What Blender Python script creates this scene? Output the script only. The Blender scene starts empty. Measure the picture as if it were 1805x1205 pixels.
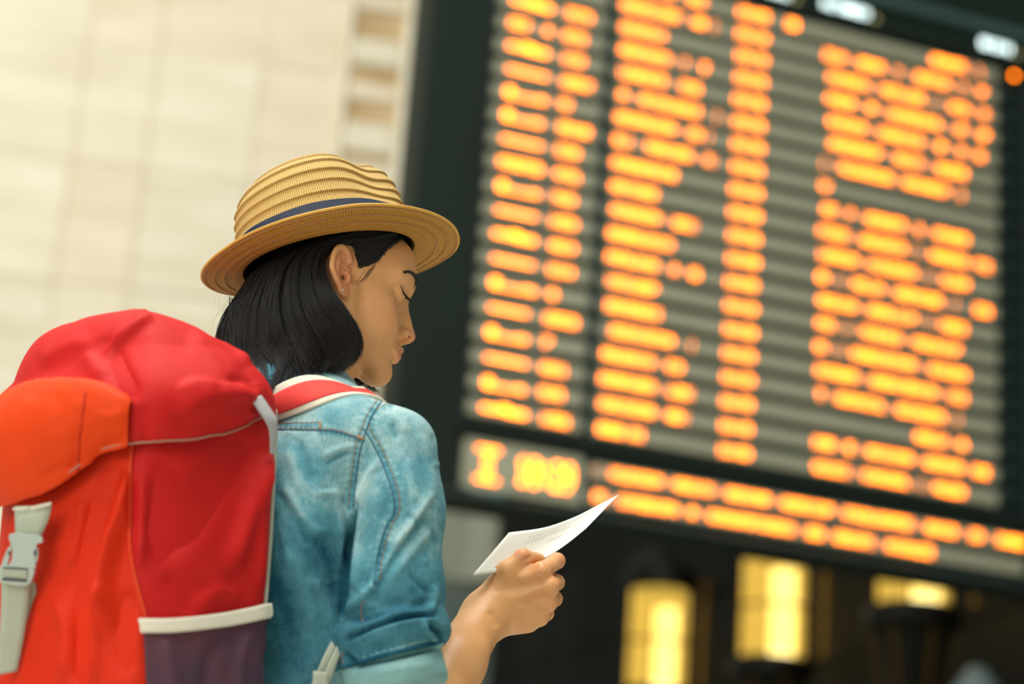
import bpy, bmesh, math, random
import numpy as np
from mathutils import Vector, Matrix

# ------------------------------------------------------------------ camera
CAM_H = 0.58
PITCH, ROLL, F_PX = 0.32184, 0.073504, 3800.0
W_PX, H_PX = 1805.0, 1205.0
cp, sp = math.cos(PITCH), math.sin(PITCH)
_fw = np.array([0.0, cp, sp]); _r0 = np.array([1.0, 0.0, 0.0]); _u0 = np.cross(_r0, _fw)
C_R = math.cos(ROLL) * _r0 + math.sin(ROLL) * _u0
C_U = -math.sin(ROLL) * _r0 + math.cos(ROLL) * _u0
C_F = _fw
CAM = np.array([0.0, 0.0, CAM_H])
CAM_M = np.stack([C_R, C_U, -C_F], 1)          # stage axes (x right, y up, z towards the photographer) as columns
scene = bpy.context.scene
cd = bpy.data.cameras.new('camera'); cam = bpy.data.objects.new('camera', cd)
scene.collection.objects.link(cam)
cam.matrix_world = Matrix([[C_R[0], C_U[0], -C_F[0], CAM[0]], [C_R[1], C_U[1], -C_F[1], CAM[1]],
                           [C_R[2], C_U[2], -C_F[2], CAM[2]], [0, 0, 0, 1]])
cd.sensor_fit = 'HORIZONTAL'; cd.sensor_width = 36.0; cd.lens = 36.0 * F_PX / W_PX
cd.clip_start = 0.05; cd.clip_end = 200
cd.dof.use_dof = True; cd.dof.focus_distance = 2.68; cd.dof.aperture_fstop = 2.6
scene.camera = cam

# ------------------------------------------------------------------ light and exposure
scene.view_settings.view_transform = 'Standard'; scene.view_settings.look = 'None'
scene.view_settings.gamma = 1.0; scene.view_settings.use_curve_mapping = False
scene.view_settings.exposure = 0.0
wd = bpy.data.worlds.new('station_daylight'); scene.world = wd; wd.use_nodes = True
wb = wd.node_tree.nodes['Background']; wb.inputs[0].default_value = (0.93, 1.0, 0.88, 1); wb.inputs[1].default_value = 0.30

def area(name, loc, target, size, energy, color):
    l = bpy.data.lights.new(name, 'AREA'); l.shape = 'RECTANGLE'; l.size, l.size_y = size; l.energy = energy; l.color = color
    o = bpy.data.objects.new(name, l); scene.collection.objects.link(o); o.location = loc
    o.rotation_euler = (Vector(target) - Vector(loc)).to_track_quat('-Z', 'Y').to_euler()
    return o
area('skylight', (-1.5, 1.0, 11.0), (-0.2, 3.0, 1.4), (8, 8), 1750, (1.0, 0.985, 0.93))
area('daylight_from_platforms', (-5.0, -5.5, 4.6), (-0.2, 3.0, 1.4), (7, 5), 500, (1.0, 0.98, 0.92))
area('wall_fill_light', (-7.0, 9.0, 13.5), (-5.0, 17.0, 7.0), (9, 6), 560, (1.0, 0.985, 0.95))  # added area light that brightens the left wall

# ------------------------------------------------------------------ helpers
COL = scene.collection
def s2l(c):
    return tuple(((v / 255.0) / 12.92 if v / 255.0 <= 0.04045 else (((v / 255.0) + 0.055) / 1.055) ** 2.4) for v in c[:3])
def new_mat(name):
    m = bpy.data.materials.new(name); m.use_nodes = True
    nt = m.node_tree; b = nt.nodes['Principled BSDF']
    return m, nt, b
def mat(name, rgb, rough=0.7, var=0.0, scale=8.0, bump=0.0, bscale=60.0, metal=0.0, spec=0.4, sheen=0.0, rgb2=None, stretch=(1, 1, 1), sss=0.0, detail=4.0):
    """sRGB base colour, optional second colour mixed by noise, optional noise bump"""
    m, nt, b = new_mat(name)
    c = s2l(rgb); b.inputs['Base Color'].default_value = (*c, 1)
    b.inputs['Roughness'].default_value = rough; b.inputs['Metallic'].default_value = metal
    b.inputs['Specular IOR Level'].default_value = spec
    if sheen: b.inputs['Sheen Weight'].default_value = sheen
    if rgb2 or var or bump:
        tc = nt.nodes.new('ShaderNodeTexCoord'); mp = nt.nodes.new('ShaderNodeMapping'); mp.inputs['Scale'].default_value = stretch
        nt.links.new(tc.outputs['Object'], mp.inputs['Vector'])
    if rgb2 or var:
        n = nt.nodes.new('ShaderNodeTexNoise'); n.inputs['Scale'].default_value = scale; n.inputs['Detail'].default_value = detail
        nt.links.new(mp.outputs[0], n.inputs['Vector'])
        r = nt.nodes.new('ShaderNodeValToRGB'); r.color_ramp.elements[0].position = 0.32; r.color_ramp.elements[1].position = 0.68
        c2 = s2l(rgb2) if rgb2 else tuple(v * (1 - var) for v in c)
        r.color_ramp.elements[0].color = (*c2, 1); r.color_ramp.elements[1].color = (*c, 1)
        nt.links.new(n.outputs['Fac'], r.inputs[0]); nt.links.new(r.outputs[0], b.inputs['Base Color'])
    if bump:
        n2 = nt.nodes.new('ShaderNodeTexNoise'); n2.inputs['Scale'].default_value = bscale; n2.inputs['Detail'].default_value = 3
        nt.links.new(mp.outputs[0], n2.inputs['Vector'])
        bp = nt.nodes.new('ShaderNodeBump'); bp.inputs['Strength'].default_value = bump; bp.inputs['Distance'].default_value = 0.002
        nt.links.new(n2.outputs['Fac'], bp.inputs['Height']); nt.links.new(bp.outputs[0], b.inputs['Normal'])
    return m
def emit(name, rgb_lin, strength):
    m = bpy.data.materials.new(name); m.use_nodes = True; nt = m.node_tree; nt.nodes.clear()
    e = nt.nodes.new('ShaderNodeEmission'); o = nt.nodes.new('ShaderNodeOutputMaterial')
    e.inputs[0].default_value = (*rgb_lin, 1); e.inputs[1].default_value = strength
    nt.links.new(e.outputs[0], o.inputs[0])
    return m
def empty(name, loc=(0, 0, 0), parent=None):
    o = bpy.data.objects.new(name, None); COL.objects.link(o); o.empty_display_size = 0.1
    if parent: o.parent = parent
    o.location = loc
    return o
def tag(o, label=None, cat=None, group=None, kind=None):
    if label: o['label'] = label
    if cat: o['category'] = cat
    if group: o['group'] = group
    if kind: o['kind'] = kind
    return o
def mesh_obj(name, verts, faces, material, parent=None, smooth=True, mats=None):
    me = bpy.data.meshes.new(name)
    v = np.asarray(verts, dtype=np.float64).reshape(-1, 3)
    me.from_pydata(v.tolist(), [], [list(map(int, f)) for f in faces])
    for mm in (mats or [material]): me.materials.append(mm)
    if smooth: me.polygons.foreach_set('use_smooth', [True] * len(me.polygons))
    me.update()
    o = bpy.data.objects.new(name, me); COL.objects.link(o)
    if parent: o.parent = parent
    return o
class MB:
    """collects boxes, tubes and grids for one mesh"""
    def __init__(s): s.v = []; s.f = []
    def add(s, verts, faces):
        n = len(s.v); s.v += [tuple(p) for p in verts]; s.f += [tuple(i + n for i in f) for f in faces]
    def box(s, x0, x1, y0, y1, z0, z1, bev=0.0):
        b = min(bev, abs(x1 - x0) * .3, abs(y1 - y0) * .3, abs(z1 - z0) * .3)
        if b <= 0:
            s.add([(x, y, z) for x in (x0, x1) for y in (y0, y1) for z in (z0, z1)],
                  [(0, 1, 3, 2), (4, 6, 7, 5), (0, 4, 5, 1), (2, 3, 7, 6), (0, 2, 6, 4), (1, 5, 7, 3)])
            return
        bm = bmesh.new(); bmesh.ops.create_cube(bm, size=1)
        for v in bm.verts: v.co = Vector(((x0 + x1) / 2 + v.co.x * (x1 - x0), (y0 + y1) / 2 + v.co.y * (y1 - y0), (z0 + z1) / 2 + v.co.z * (z1 - z0)))
        bmesh.ops.bevel(bm, geom=bm.edges[:], offset=b, segments=1, affect='EDGES')
        bm.verts.index_update()
        s.add([v.co[:] for v in bm.verts], [[v.index for v in f.verts] for f in bm.faces]); bm.free()
    def lathe(s, prof, n=32, c=(0, 0, 0)):
        k = len(prof)
        vs = [(c[0] + r * math.cos(2 * math.pi * j / n), c[1] + r * math.sin(2 * math.pi * j / n), c[2] + z) for r, z in prof for j in range(n)]
        fs = [(i * n + j, i * n + (j + 1) % n, (i + 1) * n + (j + 1) % n, (i + 1) * n + j) for i in range(k - 1) for j in range(n)]
        s.add(vs, fs)
    def tube(s, pts, r, n=8, closed=False, cap=True):
        v, f = tube_geo(pts, r, n, closed, cap); s.add(v, f)
    def build(s, name, m, parent=None, smooth=False): return mesh_obj(name, s.v, s.f, m, parent, smooth)
def tube_geo(pts, r, n=8, closed=False, cap=True, flat=None, nrm=None):
    """tube along pts; r scalar or per-point; flat=(a,b) makes an elliptical section with a along the normal hint"""
    P = np.asarray(pts, float); m = len(P)
    T = np.gradient(P, axis=0) if not closed else (np.roll(P, -1, 0) - np.roll(P, 1, 0))
    T /= np.linalg.norm(T, axis=1, keepdims=True) + 1e-12
    R = np.broadcast_to(np.asarray(r, float), (m,))
    N = np.zeros_like(P)
    if nrm is not None:
        N = np.asarray(nrm, float) - (np.asarray(nrm, float) * T).sum(1, keepdims=True) * T
    else:
        a = np.array([0, 0, 1.0]) if abs(T[0][2]) < .9 else np.array([1.0, 0, 0])
        n0 = a - (a @ T[0]) * T[0]
        for i in range(m):
            n0 = n0 - (n0 @ T[i]) * T[i]; n0 = n0 / (np.linalg.norm(n0) + 1e-12); N[i] = n0
    N /= np.linalg.norm(N, axis=1, keepdims=True) + 1e-12
    B = np.cross(T, N)
    ang = np.linspace(0, 2 * math.pi, n, endpoint=False)
    fa, fb = flat if flat else (1, 1)
    V = P[:, None] + R[:, None, None] * (fa * np.cos(ang)[None, :, None] * N[:, None] + fb * np.sin(ang)[None, :, None] * B[:, None])
    F = []
    for i in range(m if closed else m - 1):
        i2 = (i + 1) % m
        for j in range(n): F.append((i * n + j, i * n + (j + 1) % n, i2 * n + (j + 1) % n, i2 * n + j))
    V = V.reshape(-1, 3)
    if cap and not closed:
        F.append(tuple(range(n))[::-1]); F.append(tuple((m - 1) * n + j for j in range(n)))
    return V, F
def ray(px, py): return (px - 902.5) / F_PX * C_R - (py - 602.5) / F_PX * C_U + C_F
def at_depth(px, py, d): return CAM + d * ray(px, py)
def at_height(px, py, z):
    r = ray(px, py); return CAM + (z - CAM_H) / r[2] * r

# ------------------------------------------------------------------ the setting
M_floor = mat('floor_stone', (200, 194, 182), 0.45, rgb2=(180, 174, 162), scale=3, bump=0.15, bscale=30)
M_cream = mat('cream_travertine', (238, 231, 208), 0.75, rgb2=(226, 215, 188), scale=1.1, stretch=(0.8, 1, 4.0), bump=0.3, bscale=25, detail=7)
M_cream2 = mat('cream_travertine_warm', (236, 225, 200), 0.75, rgb2=(224, 209, 180), scale=1.0, stretch=(1.0, 1, 3.0), bump=0.3, bscale=25, detail=7)
M_cream3 = mat('cream_travertine_grey', (234, 228, 206), 0.75, rgb2=(219, 209, 180), scale=1.3, stretch=(0.9, 1, 4.0), bump=0.3, bscale=25, detail=7)
M_joint = mat('joint_mortar', (226, 212, 180), 0.9, var=0.2, scale=4)
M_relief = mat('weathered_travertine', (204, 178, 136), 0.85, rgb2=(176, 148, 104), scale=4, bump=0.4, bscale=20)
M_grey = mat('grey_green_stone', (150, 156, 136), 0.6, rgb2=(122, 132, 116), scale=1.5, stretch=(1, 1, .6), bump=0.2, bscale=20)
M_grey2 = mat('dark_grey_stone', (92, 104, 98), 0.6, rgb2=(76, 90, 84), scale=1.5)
M_brown = mat('dark_brown_stone', (34, 31, 14), 0.8, rgb2=(22, 20, 9), scale=1.2)  # both browns carry the shade of the back wall's recess in their colour
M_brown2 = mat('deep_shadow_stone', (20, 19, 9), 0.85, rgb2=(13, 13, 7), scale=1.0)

def struct(o): o['kind'] = 'structure'; return o
fl = MB(); fl.box(-14, 16, -6, 34, -0.2, 0.0); struct(fl.build('floor', M_floor))

# cream wall (left): slabs of travertine between projecting lesenes, a carved pilaster at its right end
LWc = at_depth(300, 300, 16.0); lw_y = 0.13           # the wall runs mostly across the view, its left end a little nearer
def wall_point(px, py):                                # a point of the wall plane under a pixel
    r = ray(px, py); n = np.array([-math.sin(lw_y), math.cos(lw_y), 0])
    return CAM + ((LWc - CAM) @ n) / (r @ n) * r
wd_ = np.array([math.cos(lw_y), math.sin(lw_y), 0]); wn_ = np.array([-math.sin(lw_y), math.cos(lw_y), 0])
LW = empty('wall_left', (LWc[0], LWc[1], 0)); LW.rotation_euler = (0, 0, lw_y); struct(LW)
def wu(px, py): return float((wall_point(px, py) - LWc) @ wd_)
def wz(px, py): return float(wall_point(px, py)[2])
core = MB(); core.box(-6.0, 2.6, -0.016, 0.6, 0, 12.5); core.build('wall_core', M_joint, LW)
rng = random.Random(5)
u_a = wu(128, 280); u_b = wu(262, 250); u_c = wu(596, 150); u_d = wu(708, 150)
xs = [-6.0, -4.2, u_a - 1.5, u_a, u_b, (u_b + u_c) / 2 + 0.1, u_c]
for i in range(len(xs) - 1):
    z = 0.0
    while z < 12.4:
        hgt = 0.95
        t = rng.uniform(-0.012, 0.012)
        g = 0.009 if i in (2, 3, 4) else 0.004
        b = MB(); b.box(xs[i] + g, xs[i + 1] - g, -0.03 + t , 0.04, z + 0.003, z + hgt - 0.003, 0.006)
        b.build('stone_slab', rng.choice([M_cream, M_cream, M_cream2, M_cream3]), LW); z += hgt
# carved pilaster: plain borders, sunken bed with stacked worn blocks
for (a, b_, nm) in ((u_c + 0.01, u_c + 0.07, 'pilaster_border'), (u_d - 0.02, u_d + 0.25, 'pilaster_border')):
    m = MB(); m.box(a, b_, -0.07, 0.03, 0, 12.4, 0.01); m.build(nm, M_cream, LW)
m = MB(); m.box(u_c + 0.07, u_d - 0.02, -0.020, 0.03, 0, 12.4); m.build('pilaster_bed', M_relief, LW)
gaps = [(wz(655, b_), wz(655, a)) for a, b_ in ((-120, -70), (-40, -8), (22, 74), (122, 152), (182, 222), (276, 290))]
edges_ = sorted([0.0] + [v for g_ in gaps for v in g_] + [12.3])
for q in range(0, len(edges_), 2):                       # worn blocks with hollows between them
    za, zb = edges_[q], edges_[q + 1]; n_ = max(1, round((zb - za) / 0.55))
    for k in range(n_):
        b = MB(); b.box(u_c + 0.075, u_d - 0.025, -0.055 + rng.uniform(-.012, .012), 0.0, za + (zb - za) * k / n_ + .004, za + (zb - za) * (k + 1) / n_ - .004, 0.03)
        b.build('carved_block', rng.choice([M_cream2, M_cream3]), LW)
u_e = u_d + 0.26
z = 0.0
while z < 12.4:
    b = MB(); b.box(u_e, u_e + 0.75, -0.02, 0.04, z + .005, z + 0.945, 0.008); b.build('stone_slab', M_cream, LW); z += 0.95

# grey pier and dark wall under the board
GPc = at_depth(830, 1000, 15.0)
pier = empty('pillar_grey', (GPc[0], GPc[1], 0)); pier.rotation_euler = (0, 0, 0.1); struct(pier)
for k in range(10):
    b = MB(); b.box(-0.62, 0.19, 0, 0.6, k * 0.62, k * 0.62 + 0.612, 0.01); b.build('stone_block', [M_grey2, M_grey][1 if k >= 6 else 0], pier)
b = MB(); b.box(-0.02, 0.17, -0.035, 0.02, 3.72, 6.2, 0.01); b.build('pier_fillet', mat('pale_grey_stone', (172, 176, 156), 0.6, var=.15, scale=2), pier)

L3 = at_depth(1610, 1065, 17.5); LZ = L3[2]
L2 = at_height(1360, 1158, LZ); L1 = at_height(1155, 1212, LZ)
bw_d = (L3 - L1); bw_d[2] = 0; bw_d /= np.linalg.norm(bw_d); bw_n = np.array([-bw_d[1], bw_d[0], 0])   # wall direction, normal away
ang = math.atan2(bw_d[1], bw_d[0])
BWc = L2 + bw_n * 0.75
BW = empty('wall_back', (BWc[0], BWc[1], 0)); BW.rotation_euler = (0, 0, ang); struct(BW)
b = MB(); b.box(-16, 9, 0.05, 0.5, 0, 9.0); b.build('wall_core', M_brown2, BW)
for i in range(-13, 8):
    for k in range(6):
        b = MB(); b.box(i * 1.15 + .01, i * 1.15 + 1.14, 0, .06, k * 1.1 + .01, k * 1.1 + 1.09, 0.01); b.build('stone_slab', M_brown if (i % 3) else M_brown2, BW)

# ------------------------------------------------------------------ departure board
BO = np.array([-0.177357, 11.198822, 5.964005]) + np.array([0, 0, CAM_H]); BYAW = 0.344167; PIT = 0.145
M_case = mat('board_case_metal', (16, 29, 23), 0.6, var=0.15, scale=1.0, spec=0.2)
M_case_in = mat('board_inner_black', (26, 44, 40), 0.5, var=0.1, scale=1.5)
M_ledge = mat('board_ledge_metal', (54, 80, 76), 0.5)
M_module = mat('led_module_face', (150, 150, 128), 0.55, var=0.08, scale=2.0)
M_led = emit('amber_led', (1.0, 0.195, 0.002), 15.5)
M_led_dim = emit('amber_led_dim', (1.0, 0.30, 0.012), 3.2)
M_white = emit('white_backlit_print', (0.80, 1.0, 0.97), 6.0)
M_olive = emit('olive_indicator', (0.42, 0.40, 0.16), 1.2)
for m_ in (M_led, M_led_dim, M_white, M_olive): m_.cycles.emission_sampling = 'NONE'
FONT = {'A': '7E1111117E', 'B': '7F49494936', 'C': '3E41414122', 'D': '7F4141221C', 'E': '7F49494941', 'G': '3E4149497A', 'I': '00417F4100',
 'L': '7F40404040', 'M': '7F020C027F', 'N': '7F0408107F', 'O': '3E4141413E', 'P': '7F09090906', 'R': '7F09192946', 'S': '4649494931', 'T': '01017F0101',
 'U': '3F4040403F', 'V': '1F2040201F', 'Z': '6151494543', '0': '3E5149453E', '1': '00427F4000', '2': '4261514946', '3': '2141454B31', '4': '1814127F10',
 '5': '2745454539', '6': '3C4A494930', '7': '0171090503', '8': '3649494936', '9': '064949291E', ':': '0036360000'}
def glyph(ch):
    h = FONT[ch]; cols = [int(h[i:i + 2], 16) for i in range(0, 10, 2)]
    return [(c, r) for c in range(5) for r in range(7) if cols[c] >> r & 1]
brng = random.Random(11)
RUNS=[('c1',1,[(0.039,0.281,'C'),(0.376,0.529,'n')]),('c1',2,[(0.038,0.144,'w'),(0.253,0.282,'m'),(0.374,0.502,'n')]),('c1',3,[(0.035,0.283,'C'),(0.372,0.502,'n')]),('c1',4,[(0.04,0.284,'A'),(0.373,0.562,'n')]),('c1',5,[(0.042,0.292,'B'),(0.374,0.435,'n')]),('c1',6,[(0.039,0.278,'B'),(0.375,0.563,'n')]),('c1',7,[(0.04,0.28,'A'),(0.373,0.504,'n')]),('c1',8,[(0.041,0.284,'w'),(0.374,0.521,'n')]),('c1',9,[(0.041,0.283,'B'),(0.37,0.499,'n')]),('c1',10,[(0.04,0.276,'A'),(0.363,0.518,'n')]),('c1',11,[(0.036,0.284,'C'),(0.373,0.518,'n')]),('c1',12,[(0.04,0.28,'A'),(0.371,0.519,'n')]),('c1',13,[(0.043,0.302,'B'),(0.387,0.429,'n')]),('c1',14,[(0.043,0.27,'A'),(0.369,0.559,'n')]),('c1',15,[(0.043,0.28,'B'),(0.368,0.415,'n')]),('c1',16,[(0.044,0.282,'A'),(0.372,0.516,'n')]),('c1',17,[(0.046,0.279,'B'),(0.371,0.504,'n')]),('c1',18,[(0.044,0.301,'C'),(0.393,0.549,'n')]),('c2',-1,[(0.723,1.05,'w'),(1.15,1.256,'w')]),('c2',0,[(0.731,1.097,'w'),(1.194,1.262,'w'),(1.319,1.331,'d')]),('c2',1,[(0.734,0.996,'w')]),('c2',2,[(0.736,1.038,'w'),(1.133,1.155,'w'),(1.254,1.294,'w')]),('c2',3,[(0.745,1.024,'w'),(1.131,1.239,'w')]),('c2',4,[(0.747,0.777,'w'),(0.88,1.249,'w'),(1.365,1.377,'w')]),('c2',5,[(0.735,1.097,'w'),(1.198,1.265,'w'),(1.316,1.328,'d')]),('c2',6,[(0.734,0.824,'w'),(0.926,1.207,'w'),(1.309,1.33,'w'),(1.353,1.365,'d')]),('c2',7,[(0.731,1.117,'w')]),('c2',8,[(0.731,1.001,'w')]),('c2',9,[(0.745,1.033,'w'),(1.132,1.234,'w'),(1.251,1.263,'d')]),('c2',10,[(0.731,1.112,'w')]),('c2',11,[(0.733,1.03,'w'),(1.129,1.155,'w'),(1.251,1.29,'w')]),('c2',12,[(0.746,1.032,'w')]),('c2',13,[(0.737,1.058,'w')]),('c2',14,[(0.777,1.148,'w'),(1.266,1.278,'w')]),('c2',15,[(0.74,1.035,'w'),(1.132,1.211,'w')]),('c2',16,[(0.734,1.057,'w'),(1.151,1.256,'w'),(1.274,1.286,'d')]),('c2',17,[(0.737,1.054,'w'),(1.148,1.224,'w'),(1.249,1.261,'d')]),('c2',18,[(0.731,0.882,'x'),(0.931,0.999,'w')]),('c3',-1,[(1.478,1.682,'t')]),('c3',0,[(1.475,1.678,'t')]),('c3',1,[(1.479,1.681,'t')]),('c3',2,[(1.477,1.678,'t')]),('c3',3,[(1.474,1.675,'t')]),('c3',4,[(1.474,1.674,'t')]),('c3',5,[(1.476,1.675,'t')]),('c3',6,[(1.477,1.675,'t')]),('c3',7,[(1.475,1.673,'t')]),('c3',8,[(1.476,1.672,'t')]),('c3',9,[(1.476,1.672,'t')]),('c3',10,[(1.477,1.672,'t')]),('c3',11,[(1.472,1.667,'t')]),('c3',12,[(1.474,1.667,'t')]),('c3',13,[(1.474,1.667,'t')]),('c3',14,[(1.473,1.665,'t')]),('c3',15,[(1.474,1.666,'t')]),('c3',16,[(1.474,1.665,'t')]),('c3',17,[(1.473,1.663,'t')]),('c3',18,[(1.473,1.662,'t')]),('c35',-1,[(1.817,1.875,'w'),(1.848,1.879,'d')]),('c4',-1,[(2.837,3.066,'w'),(3.169,3.187,'w')]),('c4',0,[(2.081,2.208,'w'),(2.311,2.475,'w'),(2.58,2.601,'w'),(2.716,2.942,'w'),(3.045,3.071,'w'),(3.179,3.21,'w')]),('c4',1,[(2.116,2.384,'w'),(2.484,2.761,'w'),(2.858,2.87,'d'),(2.972,3.09,'w'),(3.193,3.228,'w')]),('c4',2,[(2.108,2.285,'w'),(2.388,2.432,'w'),(2.531,2.899,'w'),(3.009,3.072,'w'),(3.174,3.233,'w')]),('c4',3,[(2.124,2.364,'w'),(2.471,2.76,'w'),(2.874,2.927,'w'),(3.033,3.063,'w'),(3.156,3.192,'w')]),('c4',4,[(2.133,2.472,'w'),(2.575,2.766,'w'),(2.871,3.073,'w')]),('c4',5,[(2.082,2.095,'w'),(2.196,2.55,'w'),(2.649,2.943,'w'),(3.034,3.051,'d')]),('c4',6,[(2.081,2.119,'d')]),('c4',7,[(2.1,2.168,'w'),(2.264,2.289,'w'),(2.385,2.643,'w'),(2.741,2.762,'w'),(2.865,3.084,'w')]),('c4',8,[(2.078,2.262,'w'),(2.358,2.649,'w'),(2.738,2.75,'d'),(2.84,3.075,'w'),(3.157,3.242,'w')]),('c4',9,[(2.087,2.321,'w'),(2.417,2.721,'w'),(2.81,2.822,'d'),(2.912,3.085,'w')]),('c4',10,[(2.078,2.123,'w'),(2.212,2.224,'d'),(2.317,2.496,'w'),(2.598,2.899,'w'),(2.995,3.007,'d'),(3.149,3.242,'w')]),('c4',11,[(2.086,2.323,'w'),(2.423,2.725,'w'),(2.813,2.825,'d'),(2.914,3.072,'w')]),('c4',12,[(2.082,2.177,'w'),(2.265,2.277,'d'),(2.37,2.627,'w'),(2.728,3.029,'w')]),('c4',13,[(2.077,2.131,'w'),(2.216,2.228,'d'),(2.318,2.737,'w'),(2.842,3.078,'w')]),('c4',14,[(2.086,2.341,'w'),(2.44,2.873,'w'),(2.97,3.074,'w')]),('c4',15,[(2.09,2.122,'w'),(2.219,2.526,'w'),(2.626,2.926,'w'),(3.021,3.033,'d')]),('c4',16,[(2.752,2.94,'w'),(3.037,3.071,'w')]),('c4',17,[(2.075,2.195,'w'),(2.288,2.325,'w'),(2.424,2.715,'w'),(2.81,3.058,'w'),(3.144,3.232,'w')]),('c4',18,[(2.085,2.297,'w'),(2.395,2.69,'w'),(2.777,2.789,'d'),(2.881,3.064,'w')]),('f',19.83,[(0.73,0.733,'w'),(0.825,1.121,'w'),(1.211,1.442,'w'),(1.534,1.79,'w'),(1.884,2.196,'w'),(2.288,2.724,'w'),(2.826,3.012,'w'),(3.112,3.193,'w'),(3.297,3.61,'w')]),('f',20.87,[(0.739,0.794,'w'),(0.885,1.225,'w'),(1.312,1.344,'w'),(1.435,1.95,'w'),(2.044,2.138,'w'),(2.229,2.465,'w'),(2.565,2.854,'w')])]

board = empty('departure_board', tuple(BO)); board.rotation_euler = (0, 0, BYAW)
tag(board, 'huge dark hanging departure board with columns of glowing amber text', 'departure board')
U0, U1, I0, I1 = -0.455, 3.95, -6.2, 21.62
def zi(i): return -PIT * i
c = MB()                                                  # casing: back, frame of four bars, bevelled edges
c.box(U0, U1, 0.06, 0.32, zi(I1), zi(I0), 0.01)
c.box(U0, -0.075, -0.02, 0.10, zi(I1), zi(I0), 0.012)
c.box(3.50, U1, -0.02, 0.10, zi(I1), zi(I0), 0.012)
c.box(-0.08, 3.51, -0.02, 0.10, zi(I1), zi(21.35), 0.012)
c.box(-0.08, 3.51, -0.02, 0.10, zi(19.05), zi(18.62), 0.006)
c.box(-0.08, 3.51, -0.015, 0.10, zi(-1.55), zi(I0), 0.006)
c.build('casing', M_case, board)
b = MB(); b.box(-0.07, 3.50, 0.055, 0.062, zi(21.4), zi(-1.6)); b.build('backing_panel', M_case_in, board)
b = MB(); b.box(0.645, 0.70, 0.015, 0.06, zi(18.6), zi(-1.5)); b.build('column_divider', M_case_in, board)
b = MB(); b.box(-0.08, 3.9, -0.06, -0.016, zi(-2.86), zi(-3.3), 0.01); b.build('header_ledge', M_ledge, board)
b = MB(); b.box(U0 + .02, U1 - .02, -0.05, -0.02, zi(21.58), zi(21.38), 0.01); b.build('bottom_rail', mat('board_rail_metal', (32, 52, 50), 0.5), board)

def dots(mb, pts, pw, ph, y=-0.004):
    for (x, z) in pts:
        mb.add([(x - pw / 2, y, z - ph / 2), (x + pw / 2, y, z - ph / 2), (x + pw / 2, y, z + ph / 2), (x - pw / 2, y, z + ph / 2)], [(0, 1, 2, 3)])
HT = 0.047
def text_dots(u0, u1, zc, s, ht=HT):
    n = len(s); out = []
    cols = 6 * n - 1; pw = (u1 - u0) / cols; ph = ht / 7
    for k, ch in enumerate(s):
        for (cx, r) in glyph(ch): out.append((u0 + (6 * k + cx + .5) * pw, zc + ht / 2 - (r + .5) * ph))
    return out, pw * 1.0, ph * 1.0
VOW = 'AEIO'; CON = 'RNTSLMCVPGBDZ'
def word(n):
    w = ''; v = brng.random() < .4
    for _ in range(n): w += brng.choice(VOW if v else CON); v = not v
    return w
def logo_dots(kind, u0, u1, zc):
    ph = HT / 7; n = max(8, int((u1 - u0) / 0.0062)); pw = (u1 - u0) / n; out = []
    for k in range(n):
        t = k / (n - 1)
        for r in range(7):
            on = False
            if kind == 'A': on = r in (3, 4) and (k % 5 != 4)
            elif kind == 'C': on = (r in (2, 3, 4) and k % 4 != 3) or (r < 2 and .38 < t < .62) or (r == 5 and t > .5 and k % 3)
            elif kind == 'B':
                on = (t < .17 and (k % 3 != 2)) or (r in (5, 6) and k % 5 < 3 and t < .72) or (t > .74 and r in (3, 4, 5, 6) and k % 2 == 0)
            if on: out.append((u0 + (k + .5) * pw, zc + HT / 2 - (r + .5) * ph))
    return out, pw, ph
bar_mesh = {}
def display(u0, u1, i, parts, z_h=0.086, nm='led_line'):
    zc = zi(i)
    b = MB(); b.box(u0, u1, 0.0, 0.056, zc - z_h / 2, zc + z_h / 2, 0.006)
    o = b.build(nm, M_module, board)
    mb = MB(); dim = MB()
    for (pts, pw, ph, md) in parts:
        dots(dim if md else mb, pts, pw, ph)
    if mb.v: mb.build('lettering', M_led, o)['kind'] = 'stuff'
    if dim.v: dim.build('lettering', M_led_dim, o)
    return o
rows = {}
hh, mn = 15, 5
for (nm, i, segs) in RUNS:
    for (a, b_, k) in segs:
        zc = zi(i); md = 0
        if k == 'D': pts, pw, ph = [(a + d * .0062, zc - (0.017 if nm in ('c2', 'c35') else 0)) for d in ((0, 1) if nm != 'c4' else (-1, 0, 1))], .0062, .0066
        elif k in 'ABC': pts, pw, ph = logo_dots(k, a, b_, zc)
        elif k == 'n': pts, pw, ph = text_dots(a, b_, zc, ''.join(brng.choice('0123456789') for _ in range(max(1, round((b_ - a) / .033)))))
        elif k == 't':
            mn += brng.choice((0, 5, 5, 10)); 
            if mn >= 60: hh += 1; mn -= 60
            pts, pw, ph = text_dots(a, b_, zc, '%02d:%02d' % (hh, mn))
        elif k == 'x': pts, pw, ph = text_dots(a, b_, zc, '0808', HT * 1.1)
        elif k == 'm': pts, pw, ph = text_dots(a, b_, zc, 'N'); 
        else:
            a2, b2 = (a - .004, b_ + .004) if b_ - a > .03 else (a, b_); n = max(1, round((b_ - a) / .033)); pts, pw, ph = text_dots(a2, b2, zc, word(n) if b_ - a > .015 else 'I')
        side = 'L' if nm == 'c1' else ('F' if nm == 'f' else 'R')
        rows.setdefault((side, i), []).append((pts, pw, ph, md))
for i in range(-1, 19):
    display(-0.035, 0.635, i, rows.get(('L', i), []))
    display(0.705, 3.31, i, rows.get(('R', i), []))
for i in (19.70, 20.70):
    key = 19.83 if i < 20 else 20.87
    parts = [([(x, z + zi(i) - zi(key)) for x, z in p], pw, ph, md) for p, pw, ph, md in rows[('F', key)]]
    display(0.705, 3.49, i, parts)
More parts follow.
